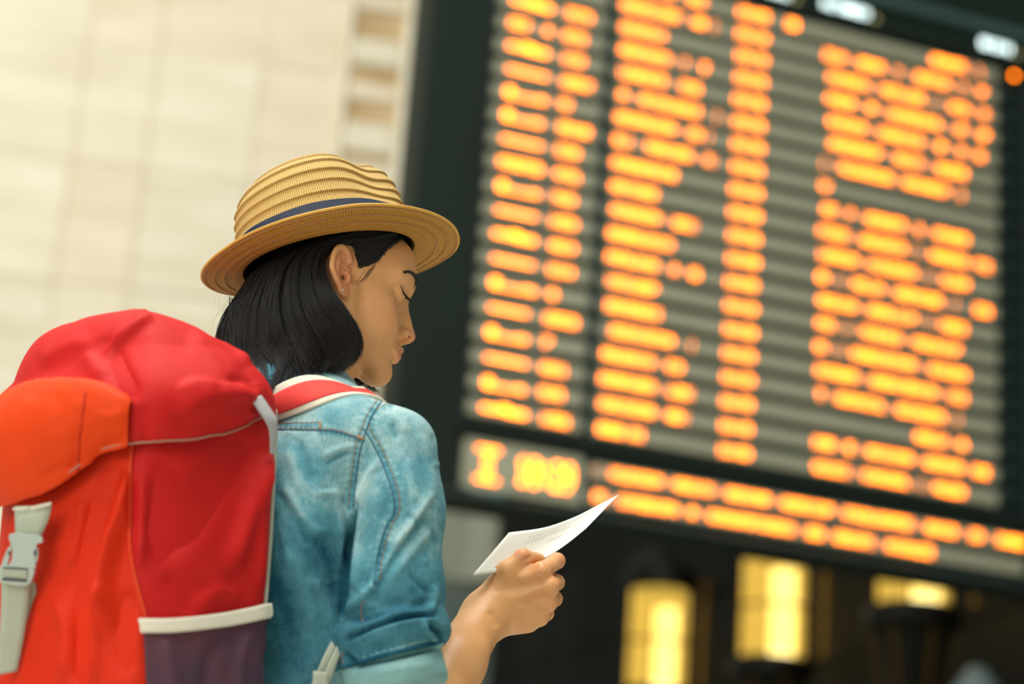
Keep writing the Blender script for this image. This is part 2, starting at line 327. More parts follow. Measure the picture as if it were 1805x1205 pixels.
# footer clock with the symbol
b = MB(); b.box(-0.035, 0.66, 0.0, 0.056, zi(21.15), zi(19.25), 0.006); ft = b.build('clock_panel', M_module, board)
m = MB(); p, pw, ph = text_dots(0.275, 0.598, zi(20.18), '10:29', PIT * 1.02)
p = [q for q in p]; dots(m, p, pw, ph)
sx0, sx1 = 0.035, 0.165; n = 9
for r in range(11):
    for cx in range(n):
        t = abs(cx - 4) / 4.0; v = abs(r - 5) / 5.0
        if (r in (0, 10)) or t <= max(.3, v * 0.95 - .1) and (r + cx) % 3 != 0:
            dots(m, [(sx0 + (sx1 - sx0) * (cx + .5) / n, zi(19.52) - (r + .5) * PIT * 1.30 / 11)], .011, .014)
m.build('lettering', M_led, ft)['kind'] = 'stuff'
b = MB(); b.box(0.0, 0.20, -0.03, 0.0, zi(21.32), zi(21.17), 0.004); b.build('maker_plate', mat('pale_metal_plate', (96, 128, 124), 0.4), board)
# header titles in white and their small dim lamps
for (u0, u1, i, s) in ((1.66, 1.81, -2.25, 'ORARIO'), (2.045, 2.36, -2.29, 'RITARDO'), (3.175, 3.385, -2.33, 'BIN')):
    m = MB(); p, pw, ph = text_dots(u0, u1, zi(i), s, 0.052); dots(m, p, pw * 1.05, ph * 1.05, -0.022); m.build('column_title', M_white, board)['kind'] = 'stuff'
    m = MB(); m.lathe([(0.0001, 0), (0.02, 0), (0.02, 0.008)], 12); v = [(a + u1 + .05, -0.020 - cc * .2, bb + zi(i + .12)) for a, bb, cc in m.v]
    mesh_obj('indicator_lamp', v, m.f, M_olive, board, False)
m = MB(); p = [(3.415 + dx * .0065, zi(-1.12) + dz_ * .0065) for dx in (-1.5, -.5, .5, 1.5) for dz_ in (-1.5, -.5, .5, 1.5)]; dots(m, p, .0066, .0066, -0.022); m.build('signal_lamp', M_led, board)['kind'] = 'stuff'
for i in range(-1, 19):                                       # small dark relay modules at the right edge
    b = MB(); b.box(3.36, 3.46, 0.02, 0.058, zi(i + .25), zi(i - .25), 0.004); b.build('relay_module', M_case, board)

# ------------------------------------------------------------------ wall lanterns
M_iron = mat('lantern_iron', (20, 18, 14), 0.5, spec=0.4)
M_brass = mat('dim_brass', (110, 84, 30), 0.5, metal=0.3)
M_glass_l = emit('lantern_glass_lit', (0.92, 0.62, 0.12), 1.25)
_nt = M_glass_l.node_tree; _t = _nt.nodes.new('ShaderNodeBsdfTransparent'); _t.inputs[0].default_value = (1.0, 0.9, 0.6, 1)
_m = _nt.nodes.new('ShaderNodeMixShader'); _m.inputs[0].default_value = 0.36; _e = _nt.nodes['Emission']; _o = _nt.nodes['Material Output']
_nt.links.new(_t.outputs[0], _m.inputs[1]); _nt.links.new(_e.outputs[0], _m.inputs[2]); _nt.links.new(_m.outputs[0], _o.inputs[0])
M_tube_l = emit('lantern_tube', (1.0, 0.86, 0.45), 5.0)
lat = None
def lantern(P, k, label):
    r = 0.295
    t = empty('wall_lantern', (float(P[0]), float(P[1]), float(P[2]))); t.rotation_euler = (0, 0, ang)
    tag(t, label, 'lantern', 'tall lit wall lanterns under the board')
    H = 1.0
    g = MB(); n = 10
    for j in range(n):                                       # ten tall panes around, each its own part
        a0 = 2 * math.pi * (j + .06) / n; a1 = 2 * math.pi * (j + .94) / n; mb = MB()
        pts = [(math.cos(a) * rr, math.sin(a) * rr, z) for rr in (r, r - .008) for z in (0.0, H) for a in (a0, a1)]
        mb.add(pts, [(0, 1, 3, 2), (5, 4, 6, 7), (0, 2, 6, 4), (1, 5, 7, 3), (2, 3, 7, 6), (0, 4, 5, 1)]); mb.build('glass_pane', M_glass_l, t)
        mb = MB(); a = 2 * math.pi * j / n; mb.tube([(math.cos(a) * (r + .002), math.sin(a) * (r + .002), -0.01), (math.cos(a) * (r + .002), math.sin(a) * (r + .002), H + .01)], 0.007, 6); mb.build('glazing_bar', M_brass, t)
    mb = MB(); mb.lathe([(r + .012, .44 * H), (r + .012, .47 * H), (r + .002, .47 * H), (r + .002, .44 * H), (r + .012, .44 * H)], 30); mb.build('middle_ring', M_brass, t)
    mb = MB(); mb.lathe([(0.02, 0.02), (0.115, 0.02), (0.115, 0.80), (0.02, 0.80)], 24, (0.15, 0.03, 0)); mb.build('lamp_tube', M_tube_l, t)
    mb = MB(); mb.lathe([(0.05, -0.02), (r + .03, -0.02), (r + .10, -0.05), (r + .10, -0.18), (r + .04, -0.23), (0.05, -0.23)], 36); mb.build('collar', M_iron, t)
    mb = MB(); mb.lathe([(0.05, H), (r + .03, H), (r + .09, H + .05), (r + .09, H + .2), (r + .02, H + .26), (0.1, H + .45), (0.03, H + .6), (0.001, H + .62)], 36); mb.build('cap', M_iron, t)
    mb = MB(); mb.lathe([(r - .02, -0.23), (r - .08, -0.6), (0.15, -1.0), (0.07, -1.35), (0.001, -1.4)], 24); mb.build('basket', M_brown, t)
    for j in range(12):
        a = 2 * math.pi * j / 12
        mb = MB(); mb.tube([(math.cos(a) * q, math.sin(a) * q, z) for q, z in ((r + .02, -.22), (r - .04, -.6), (.18, -1.0), (.09, -1.35))], 0.018, 6); mb.build('basket_rib', M_iron if j % 2 else M_brass, t)
    mb = MB(); mb.box(-0.05, 0.05, 0.05, 0.72, -0.75, -0.65, 0.01); mb.build('wall_bracket', M_iron, t); mb = MB(); mb.box(-0.05, 0.05, 0.05, 0.72, H + .05, H + .15, 0.01); mb.build('wall_bracket', M_iron, t)
    mb = MB(); mb.box(r + .12, r + .2, 0.28, 0.34, -0.05, H + .1, 0.01); mb.build('side_rod', M_brass, t)
    return t
lantern(L1, 0, 'lantern farthest left under the board, its dark cap and lit glass showing')
lantern(L2, 1, 'lantern below the middle of the board, brightest, between two others')
lantern(L3, 2, 'lantern at far right, dark tapered basket with only a lit strip above')
# a pale lamp shade poking up at the lower right
PSH = at_depth(1722, 1200, 16.0)
sh_ = empty('pale_lamp', tuple(PSH)); tag(sh_, 'small pale blue lamp shade at the bottom right, below the dark basket', 'lamp')
M_pale = mat('pale_blue_enamel', (150, 168, 168), .5, var=.1, scale=3)
mb = MB(); mb.lathe([(0.03, 0.10), (0.06, 0.10), (0.20, -0.10), (0.21, -0.14), (0.19, -0.14), (0.05, 0.06), (0.03, 0.06)], 24); mb.build('lamp_shade', M_pale, sh_, True)
mb = MB(); mb.lathe([(0.001, 0.16), (0.03, 0.16), (0.03, -0.5), (0.06, -0.55), (0.06, -3.0), (0.001, -3.0)], 12); mb.build('lamp_post', M_iron, sh_, True)

# ------------------------------------------------------------------ signed distance modelling: smooth bodies grown as one surface
def smin(a, b, k):
    h = np.maximum(k - np.abs(a - b), 0.0) / k
    return np.minimum(a, b) - h * h * k * 0.25
def smax(a, b, k): return -smin(-a, -b, k)
def ssub(a, b, k): return smax(a, -b, k)
def sph(p, c, r): return np.sqrt(((p - np.asarray(c, np.float32)) ** 2).sum(1)) - r
def ell(p, c, r):
    q = (p - np.asarray(c, np.float32)); r = np.asarray(r, np.float32)
    k0 = np.sqrt(((q / r) ** 2).sum(1)); k1 = np.sqrt(((q / (r * r)) ** 2).sum(1)) + 1e-9
    return k0 * (k0 - 1.0) / k1
def cap(p, a, b, ra, rb=None):
    rb = ra if rb is None else rb
    a = np.asarray(a, np.float32); b = np.asarray(b, np.float32); ba = b - a
    t = np.clip(((p - a) @ ba) / (ba @ ba + 1e-12), 0, 1)
    return np.sqrt(((p - a - t[:, None] * ba) ** 2).sum(1)) - (ra + (rb - ra) * t)
def chain(p, pts, rad, k=None):
    d = None
    for i in range(len(pts) - 1):
        e = cap(p, pts[i], pts[i + 1], rad[i], rad[i + 1])
        d = e if d is None else (np.minimum(d, e) if k is None else smin(d, e, k))
    return d
_CO = np.array([(0, 0, 0), (1, 0, 0), (0, 1, 0), (1, 1, 0), (0, 0, 1), (1, 0, 1), (0, 1, 1), (1, 1, 1)])
_ED = [(0, 1), (2, 3), (4, 5), (6, 7), (0, 2), (1, 3), (4, 6), (5, 7), (0, 4), (1, 5), (2, 6), (3, 7)]
def mesh_sdf(fn, lo, hi, h, B=8, lip=1.6, proj=1):
    """surface nets on the blocks that the surface passes through"""
    lo = np.asarray(lo, float); hi = np.asarray(hi, float)
    nb = np.maximum(1, np.ceil((hi - lo) / (h * B)).astype(int))
    g = np.stack(np.meshgrid(*[np.arange(n) for n in nb], indexing='ij'), -1).reshape(-1, 3)
    d = fn((lo + (g + .5) * h * B).astype(np.float32))
    g = g[np.abs(d) < h * B * 0.866 * lip]
    off = np.stack(np.meshgrid(*[np.arange(B + 1)] * 3, indexing='ij'), -1).reshape(-1, 3)
    allv = []; allk = []; alls = []
    N = nb * B + 2
    for s in range(0, len(g), 400):
        gb = g[s:s + 400]
        idx = gb[:, None, :] * B + off[None]
        v = fn((lo + idx.reshape(-1, 3) * h).astype(np.float32)).reshape(len(gb), B + 1, B + 1, B + 1)
        c8 = np.stack([v[:, a:a + B, b:b + B, c:c + B] for a, b, c in _CO], -1)
        sg = c8 < 0
        act = sg.any(-1) & ~sg.all(-1)
        w = np.argwhere(act)
        if not len(w): continue
        vals = c8[act]
        cell = gb[w[:, 0]] * B + w[:, 1:]
        acc = np.zeros((len(w), 3)); cnt = np.zeros(len(w))
        for e0, e1 in _ED:
            m = (vals[:, e0] < 0) != (vals[:, e1] < 0)
            t = vals[m, e0] / (vals[m, e0] - vals[m, e1])
            acc[m] += _CO[e0] + t[:, None] * (_CO[e1] - _CO[e0]); cnt[m] += 1
        allv.append(lo + (cell + acc / cnt[:, None]) * h)
        allk.append((cell[:, 0] * N[1] + cell[:, 1]) * N[2] + cell[:, 2])
        alls.append(sg[act][:, [0, 1, 2, 4]])
    V = np.concatenate(allv); K = np.concatenate(allk); S = np.concatenate(alls)
    o = np.argsort(K); V, K, S = V[o], K[o], S[o]
    st = (N[1] * N[2], N[2], 1)
    F = []
    for ax, (i, j) in enumerate(((1, 2), (2, 0), (0, 1))):
        m = np.nonzero(S[:, 0] != S[:, ax + 1])[0]
        k0 = K[m]; q = [m]; ok = np.ones(len(m), bool)
        for dk in (st[i], st[i] + st[j], st[j]):
            kk = k0 - dk; p = np.clip(np.searchsorted(K, kk), 0, len(K) - 1); ok &= K[p] == kk; q.append(p)
        q = np.stack(q, 1)[ok]; inside = S[m[ok], 0]
        q[~inside] = q[~inside][:, ::-1]
        F.append(q)
    F = np.concatenate(F)
    for _ in range(proj):
        n, dd = sdf_normal(fn, V, h * .5)
        V = V - n * np.clip(dd, -h, h)[:, None]
    return V, F
def sdf_normal(fn, V, e):
    V = V.astype(np.float64)
    T = np.array([(1, -1, -1), (-1, -1, 1), (-1, 1, -1), (1, 1, 1)], float)
    ds = [fn((V + t * e).astype(np.float32)) for t in T]
    n = sum(t[None] * d_[:, None] for t, d_ in zip(T, ds)).astype(np.float64)
    n /= np.linalg.norm(n, axis=1, keepdims=True) + 1e-12
    return n, sum(ds) / 4
def march(fn, px, py, d0=1.9, d1=3.2, off=0.0):
    """where the sight line through a pixel first meets the surface (world metres); nan where it misses"""
    px = np.atleast_1d(np.asarray(px, float)); py = np.atleast_1d(np.asarray(py, float))
    R = (px - 902.5)[:, None] / F_PX * C_R - (py - 602.5)[:, None] / F_PX * C_U + C_F
    t = np.full(len(px), d0)
    for _ in range(90):
        t = t + np.clip(fn((CAM + t[:, None] * R).astype(np.float32)) - off, -.05, .05) * 0.75
    bad = t > d1
    P = CAM + t[:, None] * R; P[bad] = np.nan
    return P
def to_px(P):
    q = (np.asarray(P) - CAM) @ CAM_M
    return np.stack([902.5 + F_PX * q[:, 0] / -q[:, 2], 602.5 - F_PX * q[:, 1] / -q[:, 2]], -1), -q[:, 2]
def spline(pts, n, closed=False):
    """Catmull-Rom through points"""
    P = np.asarray(pts, float); m = len(P)
    if closed: Q = np.vstack([P[-1:], P, P[:2]]); segs = m
    else: Q = np.vstack([2 * P[:1] - P[1:2], P, 2 * P[-1:] - P[-2:-1]]); segs = m - 1
    t = np.linspace(0, segs, n, endpoint=not closed); i = np.minimum(t.astype(int), segs - 1); u = (t - i)[:, None]
    a, b, c, d = Q[i], Q[i + 1], Q[i + 2], Q[i + 3]
    return 0.5 * (2 * b + (c - a) * u + (2 * a - 5 * b + 4 * c - d) * u * u + (3 * b - a - 3 * c + d) * u ** 3)
def vnormals(V, F):
    N = np.zeros_like(V); 
    F = np.asarray(F)
    n = np.cross(V[F[:, 2]] - V[F[:, 0]], V[F[:, -1]] - V[F[:, 1]])
    for k in range(F.shape[1]): np.add.at(N, F[:, k], n)
    return N / (np.linalg.norm(N, axis=1, keepdims=True) + 1e-12)
def poly_dist(P, line):
    """distance (pixels) of 2-d points to a polyline, and the position 0..1 along it"""
    L = np.asarray(line, float); seg = np.linalg.norm(np.diff(L, axis=0), axis=1); cum = np.concatenate([[0], np.cumsum(seg)])
    best = np.full(len(P), 1e9); along = np.zeros(len(P)); side = np.zeros(len(P))
    for i in range(len(L) - 1):
        a, b = L[i], L[i + 1]; ba = b - a
        t = np.clip(((P - a) @ ba) / (ba @ ba + 1e-9), 0, 1)
        q = P - a - t[:, None] * ba; d = np.linalg.norm(q, axis=1); m = d < best
        best[m] = d[m]; along[m] = (cum[i] + t[m] * seg[i]) / cum[-1]; side[m] = np.sign(ba[0] * q[m, 1] - ba[1] * q[m, 0])
    return best, along, side
def folds(V, N, lines):
    """sculpt folds: lines = (pixel polyline, half width px, height m [, lower-side width]); only surface turned to the viewer is moved"""
    px, dep = to_px(V)
    view = (CAM - V); view /= np.linalg.norm(view, axis=1, keepdims=True)
    face = np.clip((N * view).sum(1) * 4 + .6, 0, 1)
    D = np.zeros(len(V))
    for ln in lines:
        L = spline(ln[0], max(8, 5 * len(ln[0]))) if len(ln[0]) > 2 else np.asarray(ln[0], float)
        lo = L.min(0) - 4 * ln[1]; hi = L.max(0) + 4 * ln[1]
        m = np.nonzero(((px > lo) & (px < hi)).all(1) & (face > 0))[0]
        if not len(m): continue
        d, t, sd = poly_dist(px[m], L)
        w = np.full(len(m), float(ln[1]))
        if len(ln) > 3: w = np.where(sd > 0, ln[3], ln[1])
        taper = np.clip(np.minimum(t, 1 - t) * 5, 0, 1) ** .7
        D[m] += ln[2] * np.exp(-(d / w) ** 2) * taper * face[m]
    return D
def set_attr(o, name, vals):
    a = o.data.attributes.new(name, 'FLOAT', 'POINT'); a.data.foreach_set('value', np.asarray(vals, np.float32))
def merge(parts):
    v = []; f = []; n = 0
    for V, F in parts:
        v.append(np.asarray(V, float)); f += [tuple(int(i) + n for i in q) for q in F]; n += len(V)
    return np.concatenate(v), f

# ------------------------------------------------------------------ the traveller: head
H_SC = 0.915e-3
H_POS = np.array([-0.2205, 0.0591, -2.70])
H_ANG = [math.radians(13.0), math.radians(14.7), math.radians(-23.0)]
def head_rot(a):
    y, p, r = a
    B = np.array([[1, 0, 0], [0, 0, 1], [0, -1, 0]], float)
    Rr = np.array([[1, 0, 0], [0, math.cos(r), -math.sin(r)], [0, math.sin(r), math.cos(r)]])
    Rp = np.array([[math.cos(p), 0, math.sin(p)], [0, 1, 0], [-math.sin(p), 0, math.cos(p)]])
    Ry = np.array([[math.cos(y), -math.sin(y), 0], [math.sin(y), math.cos(y), 0], [0, 0, 1]])
    return B @ Ry @ Rp @ Rr
H_ROT = CAM_M @ head_rot(H_ANG)
H_ORG = CAM + CAM_M @ H_POS
def h2w(p): return H_ORG + (np.asarray(p, float) * H_SC) @ H_ROT.T       # head millimetres -> world
def w2h(P): return ((np.asarray(P, float) - H_ORG) @ H_ROT) / H_SC

def ear_sdf(q):
    c28, s28 = math.cos(.50), math.sin(.50)
    x = q[:, 0] + 3.0; y = q[:, 1] - 69.0; z = q[:, 2] - 2.0
    tl = 0.12; x, z = x * math.cos(tl) + z * math.sin(tl), -x * math.sin(tl) + z * math.cos(tl)
    u = -x * c28 + y * s28; w = x * s28 + y * c28; t = z
    e = np.stack([u, t, w], 1).astype(np.float32)
    taper = 1.0 - 0.010 * np.clip(-t - 4, 0, 40)
    e2 = e.copy(); e2[:, 0] = 11 + (e[:, 0] + 0.20 * np.clip(-t - 2, 0, 40) - 11) / taper
    d = ell(e2, (11, 1, 0), (18.5, 33, 3.6))
    ku = (e2[:, 0] - 11) / 16.6; kt = (e[:, 1] - 2) / 31.0
    k0 = np.sqrt(ku ** 2 + kt ** 2); k1 = np.sqrt((ku / 16.6) ** 2 + (kt / 31.0) ** 2) + 1e-6
    dr = k0 * (k0 - 1) / k1
    ang_ = np.arctan2(kt, ku)
    rr = np.where((ang_ > -1.1) & (ang_ < 2.75), 3.7, 0.2)
    rr = np.where(ang_ <= -1.1, np.clip(3.7 + (ang_ + 1.1) * 5, 0.2, 3.7), rr)
    hel = np.sqrt(dr ** 2 + (w - 3.0) ** 2) - rr
    d = smin(d, hel, 2.0)
    kx = (e[:, 0] - 9.5) / 9.5; ky = (e[:, 1] + 2) / 19.0
    k0 = np.sqrt(kx ** 2 + ky ** 2); k1 = np.sqrt((kx / 9.5) ** 2 + (ky / 19) ** 2) + 1e-6
    da = k0 * (k0 - 1) / k1; an = np.arctan2(ky, kx)
    ra = np.where((an > -1.3) & (an < 1.9), 3.0, 0.2)
    d = smin(d, np.sqrt(da ** 2 + (w - 2.6) ** 2) - ra, 2.5)
    d = ssub(d, ell(e, (7.5, -5, 5.5), (8.0, 13, 7.0)), 2.0)
    d = ssub(d, ell(e, (8, 15, 4.2), (6.5, 6.5, 3.0)), 2.0)
    d = smin(d, ell(e, (4.5, -29, 1.2), (8.5, 9.0, 4.2)), 4)
    d = smin(d, ell(e, (-1.5, -8, 3.2), (4.2, 6.5, 4.0)), 3)
    d = smin(d, ell(e, (3, 3, 4), (7, 2.2, 2.2)), 2)
    d = ssub(d, ell(e, (3.6, -9, 1.5), (3.4, 5.0, 6.0)), 1.5)
    return d
def head_sdf(P):
    q = P.copy(); q[:, 1] = np.abs(q[:, 1])
    d = ell(q, (-4, 0, 44), (92, 71, 80))
    d = smin(d, ell(q, (58, 0, 44), (38, 53, 44)), 24)
    d = smin(d, ell(q, (60, 0, 60), (37, 50, 36)), 24)
    d = smin(d, ell(q, (38, 0, -22), (48, 52, 60)), 22)
    d = smin(d, ell(q, (52, 37, -14), (24, 21, 19)), 16)
    d = smin(d, cap(q, (4, 54, -14), (12, 48, -58), 13, 13), 16)
    d = smin(d, cap(q, (12, 46, -60), (70, 13, -95), 14, 14), 18)
    d = smin(d, ell(q, (77.5, 0, -98), (19, 20, 18)), 14)
    d = smin(d, ell(q, (62, 0, -60), (36, 34, 34)), 16)
    d = smin(d, ell(q, (57, 34, -44), (29, 21, 30)), 18)
    d = smin(d, cap(q, (90, 8, 37), (71, 46, 33), 7.0, 8), 18)
    d = ssub(d, ell(q, (103, 30, 9), (16, 16, 12)), 14)
    d = smin(d, ell(q, (93, 0, 34), (8, 16, 16)), 14)
    # eyeball under the lowered lid
    d = smin(d, ell(q, (76.5, 31, 10), (13.0, 14.5, 12.0)), 4)
    # nose
    d = smin(d, cap(q, (84, 0, 14), (88, 0, -30), 11, 14), 8)
    d = smin(d, cap(q, (90, 0, 22), (109, 0, -26), 6.0, 7.0), 8)
    d = smin(d, ell(q, (110.5, 0, -33), (8.8, 8.6, 8.0)), 5)
    d = smin(d, ell(q, (100, 11.5, -37), (11.5, 7.0, 8.0)), 5)
    d = smin(d, cap(q, (110, 0, -39.5), (99, 0, -47), 4.0, 4.5), 4)
    d = ssub(d, ell(q, (104.5, 7.0, -45.5), (6.5, 3.4, 5.0)), 2.0)
    d = ssub(d, cap(q, (99.5, 13.0, -42.5), (106.5, 10.0, -43.5), 2.4, 2.0), 1.6)
    d = ssub(d, cap(q, (94, 20.0, -34), (89, 21.5, -46), 1.5, 1.5), 5)
    # mouth
    d = smin(d, chain(q, [(101.0, 0, -59.5), (99.8, 7, -60), (93.0, 17, -63.6), (86.0, 25, -66.2)], [4.6, 4.8, 3.6, 2.2], 3), 4)
    d = smin(d, chain(q, [(99.0, 0, -70.6), (98, 7, -70.6), (92.0, 17, -69.0), (85.5, 24.5, -67.0)], [5.4, 5.2, 3.8, 2.2], 3), 4)
    d = ssub(d, chain(q, [(107.5, 0, -65.6), (104.5, 8, -65.9), (98, 17, -66.3), (87.5, 27.5, -64.8)], [1.0, 1.0, 1.0, 1.3]), 2.0)
    d = ssub(d, ell(q, (104, 0, -81.5), (8, 18, 5)), 9)
    d = ssub(d, cap(q, (107, 0, -51), (106, 0, -56), 2.2, 2.2), 5)
    # lid crease and lash line
    d = ssub(d, chain(q, [(90.5, 20, 17), (92, 27, 20), (88, 38, 19), (81, 45, 15)], [.8, .9, .9, .7]), 2.5)
    d = ssub(d, chain(q, [(87.0, 18, 6), (91.0, 25, 3.4), (89.0, 36, 3.6), (80.5, 45.5, 8.0)], [.8, .9, .9, .7]), 1.5)
    # neck and nape
    n = cap(P, (-20, 0, -30), (-36, 2, -230), 46, 50)
    n = smin(n, cap(P, (4, 0, -60), (-10, 4, -230), 44, 50), 12)
    d = smin(d, n, 22)
    # sternomastoid
    d = smin(d, cap(q, (-8, 52, -40), (-10, 18, -190), 9, 9), 14)
    m = (q[:, 1] > 40) & (np.abs(q[:, 0]) < 60) & (np.abs(q[:, 2]) < 60)
    if m.any():
        d = d.copy(); d[m] = smin(d[m], ear_sdf(q[m]), 3.0)
    return d
_r = ray(722, 595); _P = CAM + 2.4 * _r                     # the near nostril, under the wing of the nose
for _ in range(60): _P = _P + _r * float(head_sdf(w2h(_P)[None].astype(np.float32))[0]) * H_SC * .8
NOS = np.abs(w2h(_P)) * np.array([1, 1, -1])
head_base = head_sdf
def head_sdf(P):
    q = P.copy(); q[:, 1] = np.abs(q[:, 1])
    return ssub(head_base(P), cap(q, NOS + np.array([.5, 2.0, -1.0]), NOS + np.array([-1.5, -6.0, 4.0]), 3.0, 2.6), 1.2)
hv, hf = mesh_sdf(lambda p: head_sdf(p.astype(np.float32)), (-110, -95, -215), (130, 95, 135), 1.45)
M_skin, nt, b_ = new_mat('skin')
b_.inputs['Roughness'].default_value = 0.42; b_.inputs['Specular IOR Level'].default_value = 0.38
b_.inputs['Subsurface Weight'].default_value = 0.08; b_.inputs['Subsurface Radius'].default_value = (0.9, 0.35, 0.18); b_.inputs['Subsurface Scale'].default_value = 0.006
def skin_nodes(nt, b_):
    at = nt.nodes.new('ShaderNodeAttribute'); at.attribute_name = 'lip'
    ab = nt.nodes.new('ShaderNodeAttribute'); ab.attribute_name = 'blush'
    tc = nt.nodes.new('ShaderNodeTexCoord')
    n = nt.nodes.new('ShaderNodeTexNoise'); n.inputs['Scale'].default_value = 30; n.inputs['Detail'].default_value = 5
    nt.links.new(tc.outputs['Object'], n.inputs['Vector'])
    r = nt.nodes.new('ShaderNodeValToRGB'); r.color_ramp.elements[0].position = .3; r.color_ramp.elements[1].position = .7
    r.color_ramp.elements[0].color = (*s2l((214, 155, 100)), 1); r.color_ramp.elements[1].color = (*s2l((224, 168, 112)), 1)
    nt.links.new(n.outputs['Fac'], r.inputs[0])
    m0 = nt.nodes.new('ShaderNodeMix'); m0.data_type = 'RGBA'; m0.inputs['B'].default_value = (*s2l((214, 128, 94)), 1)
    nt.links.new(ab.outputs['Fac'], m0.inputs['Factor']); nt.links.new(r.outputs[0], m0.inputs['A'])
    m1 = nt.nodes.new('ShaderNodeMix'); m1.data_type = 'RGBA'; m1.inputs['B'].default_value = (*s2l((196, 104, 92)), 1)
    nt.links.new(at.outputs['Fac'], m1.inputs['Factor']); nt.links.new(m0.outputs['Result'], m1.inputs['A'])
    nt.links.new(m1.outputs['Result'], b_.inputs['Base Color'])
    n2 = nt.nodes.new('ShaderNodeTexNoise'); n2.inputs['Scale'].default_value = 420; n2.inputs['Detail'].default_value = 2
    nt.links.new(tc.outputs['Object'], n2.inputs['Vector'])
    bp = nt.nodes.new('ShaderNodeBump'); bp.inputs['Strength'].default_value = .12; bp.inputs['Distance'].default_value = .001
    nt.links.new(n2.outputs['Fac'], bp.inputs['Height']); nt.links.new(bp.outputs[0], b_.inputs['Normal'])
skin_nodes(nt, b_)
q_ = hv.copy(); q_[:, 1] = np.abs(q_[:, 1])
lip = np.minimum(chain(q_, [(105, 0, -61.5), (99, 14, -63.2), (87.0, 25, -66)], [3.0, 2.6, .8]), chain(q_, [(105, 0, -70.5), (98, 14, -69.2), (87, 24.5, -67)], [4.2, 3.4, .8]))
lip = np.clip(0.6 - lip / 2.2, 0, 1) * np.clip((q_[:, 0] - 84) / 4, 0, 1) * 0.62
blush = np.clip(1 - ell(q_, (60, 46, -30), (26, 22, 22)) / 14, 0, 1) * .18 + np.clip(1 - ell(q_, (-3, 78, 2), (20, 14, 34)) / 6, 0, 1) * .45 + np.clip(1 - sph(q_, (112, 0, -36), 9) / 8, 0, 1) * .3
person = empty('person', (0, 0, 0))
tag(person, 'young woman seen from behind in washed denim shirt, head turned down toward a paper', 'person')
P_head = (h2w(hv), hf, lip, np.clip(blush, 0, 1))
body = mesh_obj('body', P_head[0], hf, M_skin, person); set_attr(body, 'lip', lip); set_attr(body, 'blush', P_head[3])

def head_w(P): return (head_sdf(w2h(P).astype(np.float32)) * H_SC).astype(np.float32)

# ------------------------------------------------------------------ hair, brows, lashes, earring
M_hair, nt, b_ = new_mat('black_hair')
b_.inputs['Base Color'].default_value = (*s2l((24, 19, 16)), 1); b_.inputs['Roughness'].default_value = 0.36; b_.inputs['Specular IOR Level'].default_value = 0.45
b_.inputs['Anisotropic'].default_value = 0.4
M_hair2, nt, b_ = new_mat('black_hair_mass')
b_.inputs['Base Color'].default_value = (*s2l((22, 19, 17)), 1); b_.inputs['Roughness'].default_value = 0.6; b_.inputs['Specular IOR Level'].default_value = 0.25
def on_side(px, py, Y):
    """the point on the sight line of a pixel lying Y mm to the traveller's right of her mid plane"""
    r = ray(px, py); n = H_ROT[:, 1]
    t = (((H_ORG - CAM) @ n) - Y * H_SC) / (r @ n)
    return CAM + t * r
G = [  # guides (pixel, pixel, mm to the right of the mid plane), front to nape
 [(722, 408, 46), (700, 412, 60), (668, 418, 70), (628, 424, 78), (592, 428, 78), (566, 450, 76), (574, 500, 84), (602, 540, 94), (626, 578, 94), (631, 612, 90), (612, 636, 84), (578, 644, 76)],
 [(700, 396, 52), (672, 402, 66), (635, 410, 76), (596, 422, 77), (568, 438, 76), (560, 470, 80), (574, 514, 94), (602, 556, 97), (624, 594, 96), (622, 626, 90), (596, 644, 82), (560, 648, 72)],
 [(640, 396, 66), (612, 408, 74), (580, 424, 80), (556, 440, 84), (546, 464, 88), (544, 496, 90), (554, 540, 94), (580, 582, 95), (600, 616, 92), (592, 638, 86), (566, 650, 77), (532, 652, 68)],
 [(590, 404, 68), (566, 418, 74), (540, 440, 79), (520, 462, 82), (512, 490, 84), (510, 524, 86), (518, 566, 88), (536, 604, 88), (546, 636, 84), (532, 652, 78), (508, 664, 72), (484, 676, 66)],
 [(530, 430, 62), (514, 446, 67), (496, 468, 70), (484, 492, 72), (476, 520, 73), (474, 550, 74), (478, 586, 75), (488, 620, 74), (496, 646, 84), (490, 668, 90), (474, 684, 92), (456, 696, 90)],
 [(486, 452, 46), (474, 470, 50), (462, 492, 52), (452, 516, 53), (444, 540, 53), (440, 566, 54), (440, 598, 54), (446, 628, 54), (454, 656, 66), (456, 678, 76), (450, 694, 80), (438, 706, 80)],
 [(450, 476, 24), (442, 492, 26), (432, 512, 28), (422, 534, 28), (414, 554, 28), (408, 576, 28), (406, 604, 28), (410, 634, 34), (418, 662, 46), (420, 682, 54), (416, 696, 58), (406, 706, 58)],
 [(436, 490, 0), (428, 506, 0), (418, 524, 0), (408, 542, 0), (400, 558, 0), (394, 576, 0), (390, 602, 0), (394, 630, 0), (398, 654, 0), (396, 668, 0), (390, 678, 0), (384, 686, 0)]]
GP = np.array([[w2h(on_side(*p)) for p in g] for g in G])          # head millimetres, [guide, point, xyz]
NG, NT = GP.shape[0], 24
GS = np.array([spline(g, NT) for g in GP])
GS = np.array([spline(GS[:, k], 57) for k in range(NT)]).transpose(1, 0, 2)      # dense across
skull_c = np.array([-4.0, 0, 20.0])
def inward(P, amt):
    v = P - np.array([0, 0, 1.0]) * P[..., 2:3] - np.array([-10.0, 0, 0]); v[..., 2] = 0
    n = v / (np.linalg.norm(v, axis=-1, keepdims=True) + 1e-9)
    return P - n * np.asarray(amt)[..., None]
